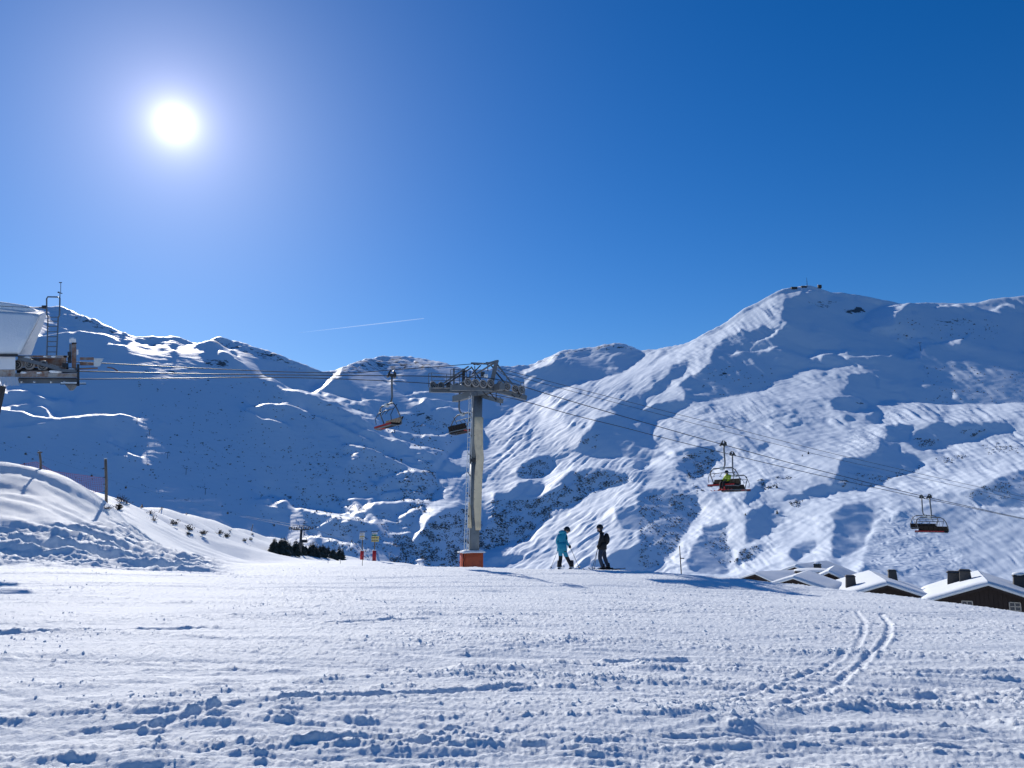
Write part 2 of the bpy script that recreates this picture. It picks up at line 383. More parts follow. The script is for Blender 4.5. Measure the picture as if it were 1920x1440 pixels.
SKY_Y = [600, 590, 574, 577, 586, 598, 610, 631, 633, 630, 645, 640, 630, 634, 643, 655, 675, 697, 695, 684, 673, 669, 668, 672, 681, 694, 694, 688, 686, 684, 674, 661, 657, 653, 651, 645, 643, 646, 656, 657, 653, 645, 626, 606, 578, 565, 546, 541, 538, 534, 541, 549, 549, 556, 570, 567, 568, 568, 560, 557, 552, 560]
# (photo column, [(photo row, distance), ...]) from the foot of the slope to just below the skyline
def raked(px, rows, c):
    """distances along one view column for a slope lying just along the sun's rays, so that small relief decides what is lit"""
    out = []
    for p in rows:
        u, v = ray(px, p); a = math.atan(u); out.append((p, c / (math.tan(SUN_EL) * math.cos(a - SUN_AZ) - v * math.cos(a))))
    return (px, out)
def even(a, b, n=28): return [a + (b - a) * k / (n - 1) for k in range(n)]
DEPTH = [raked(px, even(1060, np.interp(px, SKY_X, SKY_Y)), c) for px, c in ((-260, 690), (-100, 690), (0, 690), (150, 690), (230, 690), (300, 690), (350, 690), (395, 690), (450, 690), (520, 689), (600, 686), (650, 682), (700, 676), (760, 668), (810, 660), (850, 655))] + [
         (900, [(1065, 1250), (930, 1560), (830, 1960), (770, 2280), (735, 2500), (694, 2720)]),
         (1000, [(1070, 1180), (930, 1460), (820, 1850), (755, 2250), (738, 2480), (684, 2820)]),
         (1100, [(1072, 1120), (930, 1390), (800, 1820), (722, 2280), (704, 2540), (652, 2900)]),
         (1200, [(1078, 1080), (930, 1340), (800, 1780), (715, 2280), (690, 2540), (676, 2720), (656, 2860)]),
         (1260, [(1082, 1050), (930, 1310), (800, 1740), (710, 2230), (680, 2480), (652, 2700)]),
         (1300, [(1085, 1030), (930, 1290), (800, 1700), (700, 2180), (660, 2480), (640, 2650)]),
         (1400, [(1090, 1000), (930, 1250), (800, 1640), (700, 2080), (640, 2430), (585, 2780)]),
         (1490, [(1095, 960), (930, 1210), (800, 1600), (705, 2040), (620, 2450), (541, 2850)]),
         (1545, [(1098, 950), (930, 1200), (800, 1600), (708, 2090), (620, 2560), (535, 3000)]),
         (1600, [(1100, 940), (930, 1190), (800, 1610), (710, 2130), (640, 2520), (549, 2985)]),
         (1720, [(1110, 920), (930, 1170), (800, 1600), (750, 1990), (640, 2540), (570, 2930)]),
         (1850, [(1130, 900), (930, 1150), (800, 1600), (745, 2010), (640, 2570), (568, 2950)]),
         (1950, [(1145, 880), (930, 1140), (800, 1600), (745, 2020), (640, 2600), (555, 3010)]),
         (2150, [(1150, 870), (930, 1130), (800, 1600), (745, 2030), (640, 2680), (560, 3120)])]
LIT_BASE = [(2200, 560), (1740, 560), (1560, 545), (1515, 536), (1440, 562), (1330, 624), (1250, 652), (1180, 668), (1090, 700), (1000, 745), (905, 800), (862, 842), (812, 890), (826, 915), (800, 950), (776, 1010), (770, 1120), (2200, 1200)]
SHADE = [
    conv(Z1, [(1580, 130), (1600, 200), (1560, 250), (1400, 310), (1390, 350), (1380, 470), (1290, 560), (1190, 545), (1000, 570), (820, 650), (720, 740), (660, 820), (640, 890), (560, 970), (420, 1020), (400, 1100), (460, 1260), (560, 1250), (760, 1200), (980, 1190), (1040, 1160), (1200, 1140), (1280, 1060), (1390, 1010), (1400, 970), (1600, 930), (1900, 915), (1900, 60), (1740, 80)]),
    conv(Z1, [(190, 1060), (300, 930), (460, 840), (470, 920), (420, 980), (300, 1010)]),
    conv(Z1, [(0, 1160), (100, 1130), (60, 1220), (0, 1290)]), conv(Z1, [(-100, 1320), (0, 1310), (300, 1215), (480, 1260), (200, 1400), (0, 1440), (-120, 1440)]),
    conv(Z2, [(-20, 100), (850, 235), (1000, 245), (1900, 240), (2500, 240), (2500, 1240), (1420, 1240), (900, 1240), (560, 1210), (580, 1150), (480, 1090), (430, 990), (330, 930), (220, 900), (120, 920), (-20, 930)]),
    conv(Z2, [(150, 1000), (360, 960), (450, 1080), (570, 1140), (560, 1220), (400, 1250), (250, 1200), (150, 1120)]), conv(Z2, [(0, 1190), (220, 1200), (340, 1270), (240, 1310), (0, 1290)]),
    conv(Z2, [(300, 1380), (430, 1310), (510, 1370), (400, 1410)]),
    conv(Z3, [(-60, 0), (90, 0), (150, 200), (130, 300), (0, 420), (-60, 430)]), conv(Z3, [(380, 260), (700, 200), (760, 300), (720, 380), (620, 470), (500, 540), (470, 480), (380, 420), (370, 340)]),
    conv(Z3, [(0, 610), (450, 610), (560, 680), (560, 850), (440, 1030), (350, 1180), (130, 1390), (0, 1390)]),
    conv(Z3, [(560, 1050), (640, 960), (860, 920), (840, 1100), (870, 1250), (880, 1340), (800, 1440), (500, 1400), (420, 1330), (500, 1200)]),
    conv(Z3, [(1030, 850), (1200, 740), (1340, 760), (1440, 850), (1320, 950), (1300, 1000), (1080, 1110), (1010, 1100), (1000, 950)]),
    conv(Z3, [(900, 1340), (1000, 1170), (1200, 1150), (1280, 1090), (1170, 1200), (1050, 1290)]), conv(Z3, [(1500, 1350), (1390, 1250), (1560, 1110), (1680, 1090), (1690, 1180), (1600, 1250)]),
    conv(Z3, [(1040, 780), (1150, 650), (1250, 500), (1130, 560), (1000, 700), (960, 760)]), conv(Z3, [(1330, 720), (1500, 650), (1740, 560), (1851, 540), (1851, 630), (1600, 680)]),
    conv(Z3, [(1130, 230), (1180, 190), (1250, 210), (1230, 260), (1150, 260)]), conv(Z3, [(1280, 440), (1380, 400), (1350, 470)]),
    conv(Z4, [(0, 500), (0, 640), (200, 600), (420, 570), (500, 510), (700, 450), (860, 420), (860, 360), (700, 250), (600, 190), (500, 150), (400, 300), (100, 330)]),
    conv(Z4, [(540, 140), (700, 190), (760, 100), (780, 0), (550, 0)]), conv(Z4, [(700, 190), (900, 230), (1100, 200), (1400, 130), (1740, 40), (1700, 0), (900, 0), (800, 110)]),
    conv(Z4, [(1230, 640), (1500, 560), (1851, 430), (2300, 400), (2300, 830), (1851, 800), (1600, 770), (1400, 730)]), conv(Z4, [(0, 850), (100, 760), (300, 740), (460, 800), (480, 860), (350, 1000), (300, 1160), (100, 1280), (0, 1300)]),
    conv(Z5, [(190, 270), (410, 240), (370, 300), (300, 330)]),
    conv(Z5, [(770, 120), (900, 80), (1250, 60), (1310, 80), (1400, 30), (1640, 90), (1720, 100), (1640, 170), (1600, 240), (1500, 290), (1380, 350), (1250, 370), (1100, 400), (990, 380), (900, 450), (800, 500), (720, 550), (650, 540), (480, 600), (400, 650), (290, 760), (210, 740), (210, 560), (450, 480), (440, 400), (300, 400), (450, 330), (560, 330), (680, 290), (760, 260)]),
    conv(Z5, [(1160, 800), (1320, 770), (1310, 680), (1400, 640), (1540, 610), (1720, 530), (1850, 370), (1920, 300), (1920, 480), (1830, 500), (1660, 600), (1530, 700), (1740, 700), (1920, 640), (1920, 780), (1740, 840), (1690, 940), (1700, 1000), (1780, 1060), (1720, 1120), (1920, 1173), (1280, 1173), (1080, 1150), (930, 1100), (720, 1130), (960, 1060), (1100, 900)]),
    conv(Z6, [(900, 130), (1130, 50), (1180, 80), (1100, 220), (1060, 240), (880, 230), (860, 190)]), conv(Z6, [(840, 330), (900, 280), (1000, 260), (1080, 270), (1070, 350), (900, 400), (800, 390)]),
    conv(Z6, [(700, 380), (1000, 400), (1200, 330), (1300, 200), (1420, 170), (1560, 180), (1780, 230), (1740, 300), (1500, 330), (1200, 480), (1030, 600), (950, 720), (800, 750), (600, 800), (580, 700), (700, 560)]),
    conv(Z6, [(60, 720), (200, 560), (350, 480), (470, 460), (600, 520), (600, 800), (480, 930), (320, 960), (0, 900), (0, 700)]),
    conv(Z6, [(1660, 480), (1920, 420), (1920, 640), (1740, 640), (1640, 560)]), conv(Z6, [(1400, 900), (1600, 860), (1750, 780), (1920, 720), (1920, 980), (1650, 980)]), conv(Z6, [(620, 910), (760, 870), (1000, 850), (900, 900), (700, 930)]),
    conv(Z6, [(250, 190), (330, 150), (430, 160), (470, 200), (330, 200)])]
HALF = [conv(Z4, [(780, 800), (1100, 740), (1400, 800), (1851, 880), (2300, 880), (2300, 1800), (1100, 1800), (200, 1800), (300, 1300), (350, 1100), (500, 900)])]
LIT = [conv(Z1, [(1380, 480), (1425, 510), (1300, 620), (1100, 720), (1030, 775), (1050, 735), (1150, 665), (1290, 585)]), conv(Z1, [(890, 805), (930, 755), (980, 775), (1200, 765), (1240, 735), (1385, 712), (1250, 770), (1180, 795), (1000, 795)]),
       conv(Z1, [(1590, 250), (1620, 190), (1760, 170), (1790, 190), (1640, 225)]), conv(Z1, [(1590, 800), (1700, 790), (1720, 740), (1860, 740), (1860, 790), (1740, 860)]),
       conv(Z2, [(230, 510), (300, 440), (430, 350), (500, 260), (620, 270), (760, 290), (640, 400), (620, 510), (500, 540), (360, 550)]), conv(Z2, [(200, 205), (262, 205), (250, 270), (215, 265)]),
       conv(Z2, [(570, 600), (660, 590), (680, 640), (600, 650)]), conv(Z2, [(700, 630), (900, 610), (940, 660), (1200, 640), (1340, 585), (1250, 680), (1370, 715), (920, 690), (870, 770), (870, 840), (760, 830), (700, 800), (800, 720)]),
       conv(Z2, [(0, 740), (160, 760), (170, 810), (430, 780), (620, 800), (440, 812), (170, 865), (100, 860), (60, 800)]), conv(Z2, [(640, 280), (980, 245), (1030, 280), (800, 295)]),
       conv(Z2, [(1190, 310), (1270, 258), (1540, 248), (1480, 282), (1260, 295)]), conv(Z2, [(1570, 245), (1740, 185), (1900, 185), (2500, 190), (2500, 250), (1851, 262), (1740, 272)]),
       conv(Z2, [(990, 380), (1000, 315), (1240, 312), (1270, 370), (1225, 340), (1020, 335)]), conv(Z2, [(1500, 380), (1560, 338), (1750, 325), (1760, 345), (1570, 355)]), conv(Z2, [(1115, 1130), (1150, 1130), (1200, 1180), (1150, 1180)]),
       conv(Z5, [(1250, 280), (1350, 268), (1370, 290), (1290, 305)]), conv(Z5, [(400, 300), (560, 230), (700, 130), (790, 115), (760, 250), (640, 300), (540, 335), (430, 330)]), conv(Z5, [(1250, 50), (1300, 20), (1350, 25), (1310, 80)]),
       conv(Z6, [(1420, 80), (1560, 68), (1590, 85), (1500, 120), (1430, 130)]), conv(Z6, [(840, 320), (900, 260), (1040, 235), (1060, 255), (900, 295)])]
# bright crests on the dark slopes: (points, width in photo pixels)
STROKES = [(conv(ZA, p), w) for p, w in [
    ([(0, 530), (120, 512), (200, 545), (350, 562)], 8), ([(0, 490), (110, 485)], 5), ([(200, 560), (280, 572)], 5), ([(0, 612), (100, 630), (190, 652), (300, 662), (400, 655), (500, 646), (600, 642), (690, 658)], 7),
    ([(180, 592), (240, 612), (270, 650)], 7), ([(0, 600), (150, 580)], 5), ([(30, 705), (150, 695), (300, 675)], 3), ([(430, 575), (495, 568)], 3), ([(545, 740), (565, 750)], 4), ([(555, 785), (620, 810), (660, 840), (715, 860)], 4), ([(580, 838), (640, 850)], 4),
    ([(330, 200), (380, 205)], 4), ([(390, 225), (480, 235), (580, 268)], 4), ([(400, 140), (450, 180)], 4), ([(560, 295), (640, 300)], 3), ([(200, 255), (380, 225)], 2.5), ([(1000, 270), (1100, 300), (1160, 340), (1230, 385)], 5), ([(1100, 290), (1180, 330)], 5),
    ([(1270, 605), (1350, 600), (1420, 592), (1480, 606), (1560, 640)], 4.5), ([(1400, 595), (1470, 612)], 6), ([(1250, 620), (1310, 655), (1330, 670), (1400, 680), (1470, 708)], 3.5), ([(1350, 450), (1420, 490), (1500, 530), (1600, 560), (1700, 600), (1810, 640), (1902, 660)], 5),
    ([(1430, 485), (1560, 545), (1640, 575)], 4), ([(1600, 540), (1640, 500), (1690, 440)], 12), ([(1650, 540), (1750, 562), (1850, 592)], 8), ([(1600, 655), (1700, 690), (1800, 730), (1900, 770)], 4), ([(1750, 800), (1820, 790), (1900, 810)], 6),
    ([(1320, 1062), (1380, 1046), (1450, 1070), (1400, 1085)], 7), ([(1330, 1080), (1410, 1115)], 4), ([(1520, 1105), (1600, 1110), (1700, 1120), (1800, 1150), (1900, 1170)], 9), ([(1620, 1130), (1720, 1150)], 9), ([(1740, 1060), (1820, 1050), (1902, 1045)], 7),
    ([(1600, 1210), (1700, 1165)], 3), ([(1580, 1250), (1700, 1265), (1790, 1295)], 6)]] + [(conv(ZB, p), w) for p, w in [
    ([(100, 385), (170, 330), (230, 290)], 12), ([(200, 270), (330, 215), (420, 195)], 5), ([(180, 440), (300, 446)], 5), ([(300, 560), (400, 590), (500, 620), (620, 642)], 5), ([(480, 560), (560, 590), (640, 602), (740, 606), (820, 596)], 8),
    ([(250, 480), (340, 500)], 5), ([(350, 530), (480, 590), (560, 640), (680, 670), (770, 690)], 4), ([(580, 410), (640, 390), (700, 380), (800, 390)], 5), ([(600, 430), (700, 425), (830, 442)], 5), ([(280, 670), (400, 680), (500, 720), (640, 790), (720, 800)], 5),
    ([(600, 670), (700, 680), (760, 700)], 5), ([(430, 850), (480, 812), (560, 790), (640, 792)], 7), ([(370, 962), (480, 946), (600, 936), (690, 950)], 10), ([(250, 960), (350, 990)], 5), ([(80, 990), (200, 1010), (330, 1040), (400, 1060)], 8), ([(540, 1022), (600, 990), (650, 980)], 8),
    ([(620, 1130), (680, 1040), (760, 970), (850, 935)], 5), ([(0, 395), (100, 410), (200, 440), (300, 480), (400, 510)], 4), ([(720, 480), (800, 470), (880, 500)], 6), ([(640, 730), (720, 745)], 5), ([(440, 900), (560, 880), (680, 900)], 5), ([(700, 260), (600, 215), (450, 200)], 3)]]
STROKES += [(conv(Z6, p), w) for p, w in [([(1140, 60), (1200, 40), (1300, 40)], 6), ([(1060, 380), (1200, 250), (1300, 160)], 8), ([(1380, 165), (1480, 150), (1560, 165)], 4)]]
SHRUB_POLY = [(conv(Z6, [(60, 720), (200, 580), (350, 500), (470, 470), (600, 540), (600, 800), (480, 930), (320, 960), (0, 920), (-150, 900), (-60, 640)]), 3200),
              (conv(Z6, [(680, 400), (1000, 410), (1200, 340), (1320, 210), (1560, 190), (1760, 250), (1500, 340), (1200, 500), (1030, 620), (950, 730), (800, 760), (600, 810), (580, 700), (680, 560)]), 2600),
              (conv(Z6, [(880, 150), (1130, 70), (1160, 100), (1060, 240), (900, 240)]), 250), (conv(Z6, [(120, 60), (230, 150), (260, 330), (160, 500), (0, 600), (-40, 300)]), 420),
              (conv(Z3, [(0, 650), (430, 640), (540, 700), (540, 850), (420, 1030), (330, 1180), (120, 1380), (0, 1380)]), 900), (conv(Z3, [(400, 280), (700, 220), (740, 320), (620, 480), (500, 560), (640, 600), (560, 640), (470, 500)]), 420),
              (conv(Z3, [(600, 1100), (840, 950), (840, 1150), (880, 1330), (760, 1330)]), 130), (conv(Z3, [(900, 1330), (1000, 1180), (1150, 1150), (1050, 1290)]), 150), (conv(Z3, [(1130, 520), (1400, 470), (1500, 480), (1200, 620)]), 120), (conv(Z3, [(1440, 720), (1560, 690), (1560, 760), (1460, 800)]), 70),
              (conv(Z4, [(780, 110), (1050, 120), (1000, 190), (850, 210)]), 120), (conv(Z4, [(150, 440), (500, 480), (860, 350), (860, 420), (450, 540), (300, 600), (0, 620)]), 170), (conv(Z4, [(1200, 40), (1500, 20), (1350, 100)]), 60), (conv(Z4, [(1500, 560), (1851, 460), (1851, 650), (1650, 700), (1250, 690)]), 150), (conv(Z4, [(1000, 300), (1300, 280), (1250, 350), (1000, 350)]), 70), (conv(Z4, [(1450, 180), (1750, 130), (1851, 250), (1500, 270)]), 120),
              (conv(ZB, [(0, 740), (60, 720), (400, 640), (720, 790), (700, 1000), (420, 900), (60, 860)]), 520), (conv(ZB, [(0, 850), (200, 900), (500, 1000), (640, 1000), (520, 1230), (300, 1230), (60, 1180)]), 700), (conv(ZB, [(480, 560), (560, 480), (700, 500), (860, 560), (780, 720), (600, 640)]), 220),
              (conv(ZA, [(0, 760), (1800, 760), (1600, 1250), (1100, 1100), (540, 1000), (0, 850)]), 420), (conv(ZA, [(700, 440), (1400, 440), (1800, 800), (1000, 900), (700, 700)]), 300), (conv(Z5, [(1000, 1000), (1200, 920), (1150, 1080)]), 60),
              (conv(Z1, [(640, 840), (1300, 800), (1250, 1100), (600, 1150)]), 70), (conv(Z2, [(850, 850), (1851, 850), (1851, 1220), (900, 1200)]), 130), (conv(Z2, [(600, 380), (1600, 380), (1600, 600), (600, 600)]), 90)]
# bare rock: (polygon, strength)
ROCK = [(conv(Z2, [(70, 320), (200, 310), (240, 280), (300, 300), (340, 340), (220, 350), (150, 355)]), 0.9), (conv(Z2, [(-80, 220), (100, 220), (90, 260), (-80, 280)]), 0.52), (conv(Z2, [(980, 380), (1380, 390), (1350, 480), (950, 470)]), 0.42),
        (conv(Z2, [(1250, 530), (1370, 535), (1360, 560), (1270, 560)]), 0.65), (conv(Z2, [(630, 885), (690, 890), (690, 915), (640, 915)]), 0.8), (conv(Z2, [(890, 940), (950, 945), (950, 970), (890, 970)]), 0.7), (conv(Z2, [(210, 1200), (310, 1200), (310, 1235), (220, 1230)]), 0.75), (conv(Z2, [(1100, 780), (1230, 770), (1220, 795), (1100, 795)]), 0.65),
        (conv(Z2, [(630, 530), (820, 540), (800, 580), (640, 560)]), 0.45), (conv(Z1, [(1600, 220), (1851, 220), (1851, 300), (1620, 310)]), 0.46), (conv(Z1, [(680, 900), (850, 870), (850, 970), (780, 970)]), 0.5), (conv(Z1, [(1410, 240), (1460, 250), (1450, 280), (1410, 270)]), 0.55), (conv(Z1, [(640, 860), (1250, 800), (1230, 860), (660, 950)]), 0.28),
        (conv(ZA, [(300, 85), (440, 110), (600, 190), (800, 225), (800, 250), (600, 220), (470, 185)]), 0.45), (conv(ZA, [(600, 190), (800, 215), (800, 230), (610, 210)]), 0.35), (conv(ZA, [(750, 250), (880, 240), (860, 290), (750, 290)]), 0.45), (conv(ZA, [(1020, 330), (1150, 330), (1200, 380), (1050, 380)]), 0.55), (conv(ZA, [(700, 350), (1000, 350), (1000, 420), (700, 410)]), 0.36), (conv(ZA, [(1020, 225), (1060, 210), (1180, 245), (1420, 310), (1600, 395), (1560, 400), (1300, 330), (1080, 260)]), 0.46),
        (conv(ZA, [(770, 510), (830, 515), (830, 540), (780, 540)]), 0.45), (conv(ZA, [(980, 850), (1020, 850), (1010, 880), (985, 875)]), 0.6), (conv(ZA, [(0, 640), (1900, 480), (1900, 1150), (1200, 1100), (0, 840)]), 0.25), (conv(ZA, [(720, 990), (1100, 1050), (1080, 1100), (730, 1040)]), 0.38),
        (conv(ZB, [(200, 260), (380, 190), (560, 190), (760, 220), (800, 260), (500, 260), (300, 280)]), 0.48), (conv(ZB, [(180, 380), (420, 470), (400, 500), (200, 440)]), 0.36), (conv(ZB, [(600, 440), (850, 520), (820, 560), (600, 490)]), 0.42), (conv(ZB, [(440, 480), (560, 560), (520, 580), (440, 530)]), 0.36), (conv(ZB, [(1130, 235), (1400, 150), (1650, 120), (1800, 160), (1500, 170), (1300, 230)]), 0.42),
        (conv(Z4, [(1690, 550), (1750, 560), (1740, 580), (1690, 570)]), 0.6), (conv(Z1, [(1250, 60), (1900, 60), (1900, 100), (1450, 110)]), 0.18)]

LX0, LY0, LSTEP, LNX, LNY = -300.0, 500.0, 1.25, 2050, 560
def raster(polys, soft=1.6):
    xs = LX0 + LSTEP * np.arange(LNX); ys = LY0 + LSTEP * np.arange(LNY)
    out = np.zeros((LNY, LNX), bool)
    for poly in polys:
        p = np.array(poly)
        x0, x1 = np.searchsorted(xs, [p[:, 0].min(), p[:, 0].max()]); y0, y1 = np.searchsorted(ys, [p[:, 1].min(), p[:, 1].max()])
        if x1 <= x0 or y1 <= y0: continue
        gx, gy = np.meshgrid(xs[x0:x1], ys[y0:y1]); ins = np.zeros(gx.shape, bool)
        for k in range(len(p)):
            ax, ay = p[k]; bx, by = p[k - 1]
            if ay == by: continue
            c = ((ay > gy) != (by > gy)) & (gx < (bx - ax) * (gy - ay) / (by - ay) + ax); ins ^= c
        out[y0:y1, x0:x1] |= ins
    return out
def blur(a, sig):
    if sig <= 0: return a
    n = int(3 * sig) + 1; k = np.exp(-0.5 * (np.arange(-n, n + 1) / sig) ** 2); k /= k.sum()
    b = np.pad(a, ((n, n), (0, 0)), 'edge'); a = sum(k[i] * b[i:i + a.shape[0]] for i in range(2 * n + 1))
    b = np.pad(a, ((0, 0), (n, n)), 'edge'); return sum(k[i] * b[:, i:i + a.shape[1]] for i in range(2 * n + 1))
def stroke_raster(strokes):
    xs = LX0 + LSTEP * np.arange(LNX); ys = LY0 + LSTEP * np.arange(LNY); out = np.zeros((LNY, LNX))
    for pts, w in strokes:
        p = np.array(pts); m = 3 * w + 6
        x0, x1 = np.searchsorted(xs, [p[:, 0].min() - m, p[:, 0].max() + m]); y0, y1 = np.searchsorted(ys, [p[:, 1].min() - m, p[:, 1].max() + m])
        gx, gy = np.meshgrid(xs[x0:x1], ys[y0:y1]); best = np.full(gx.shape, 1e9)
        wob = 0.45 * w * perlin(gx / 11, gy / 5, 31) + 0.5 * w * perlin(gx / 30, gy / 12, 32)
        for k in range(len(p) - 1):
            ax, ay = p[k]; bx, by = p[k + 1]; L2 = (bx - ax) ** 2 + (by - ay) ** 2 + 1e-9
            t = np.clip(((gx - ax) * (bx - ax) + (gy - ay) * (by - ay)) / L2, 0, 1)
            best = np.minimum(best, np.hypot(gx - ax - t * (bx - ax), gy + wob - ay - t * (by - ay)))
        out[y0:y1, x0:x1] = np.maximum(out[y0:y1, x0:x1], sstep(w * 0.75, w * 0.3, best))
    return out
def sample(img, px, py):
    fx = np.clip((px - LX0) / LSTEP, 0, LNX - 1.001); fy = np.clip((py - LY0) / LSTEP, 0, LNY - 1.001)
    x, y = fx.astype(int), fy.astype(int); u, v = fx - x, fy - y
    return (img[y, x] * (1 - u) + img[y, x + 1] * u) * (1 - v) + (img[y + 1, x] * (1 - u) + img[y + 1, x + 1] * u) * v

def relief_map():
    """which facets of the slopes face the sun, as read from the place: 1 turned to the sun, 0 turned away"""
    gx, gy = np.meshgrid(LX0 + LSTEP * np.arange(LNX), LY0 + LSTEP * np.arange(LNY))
    wx = 9 * perlin(gx / 30, gy / 20, 33) + 2.5 * perlin(gx / 9, gy / 9, 34) + 1.6 * perlin(gx / 4, gy / 4, 37); wy = 5 * perlin(gx / 30, gy / 20, 35) + 2 * perlin(gx / 9, gy / 9, 36) + 1.3 * perlin(gx / 4, gy / 4, 38)
    def warp(im): return sample(im.astype(float), gx + wx, gy + wy)
    L = 0.88 * warp(raster([LIT_BASE]))
    # wind-blown flutes down the sunny face, running down to the left; flatter lower down and to the right
    th = np.radians(np.interp(gx, [800, 1250, 1450, 1920], [40, 38, 24, 10])); c, s = np.cos(th), np.sin(th)
    a = gx * c - gy * s; b = gx * s + gy * c
    b = b + 6 * perlin(a / 45, b / 30, 59); fl = 0.85 * perlin(a / 75, b / 7, 51) + 0.55 * perlin(a / 150, b / 17, 52) + 0.6 * perlin(a / 34, b / 3.6, 53) + 0.35 * perlin(a / 15, b / 2.1, 54)
    ln1 = np.exp(-(perlin(a / 110, b / 10, 46) / 0.07) ** 2); ln2 = np.exp(-(perlin(a / 60, b / 5.5, 47) / 0.09) ** 2); ln3 = np.exp(-(perlin(a / 34, b / 3.4, 48) / 0.10) ** 2)
    thick = sstep(-0.25, 0.45, perlin(gx / 60, gy / 40, 49))
    L = L - (0.42 * sstep(0.25, 1.0, fl) + thick * (0.65 * ln1 + 0.45 * ln2 + 0.25 * ln3)) * (L > 0.3)
    L = np.where(warp(raster(HALF)) > 0.5, 0.36 + 0.25 * fl, L)
    sh = warp(raster(SHADE)); L = L * (1 - sh)
    dark = sstep(0.30, 0.95, fl + 0.5 * perlin(gx / 40, gy / 18, 55)); L = L + 0.55 * dark * sh * sstep(880, 960, gx)
    L = np.maximum(L, warp(raster(LIT))); L = np.maximum(L, stroke_raster(STROKES))
    left = sstep(900, 800, gx)
    t2 = np.radians(np.interp(gx, [0, 350, 600, 800], [-4, -12, -26, -22])); a2 = gx * np.cos(t2) - gy * np.sin(t2); b2 = gx * np.sin(t2) + gy * np.cos(t2) + 4 * perlin(gx / 35, gy / 25, 62)
    mid = sstep(520, 640, gx) * sstep(690, 725, gy) * sstep(990, 900, gy); low = sstep(560, 640, gx) * sstep(930, 960, gy)
    fold = perlin(a2 / 42, b2 / 6.5, 57) + 0.55 * perlin(a2 / 18, b2 / 3.6, 58)
    L = L + left * 0.9 * sstep(0.98, 1.25, fold + 0.52 * mid + 0.40 * low + 0.16 * sstep(740, 660, gy)) * (L < 0.2)
    return blur(np.clip(L, 0, 1), 0.6)

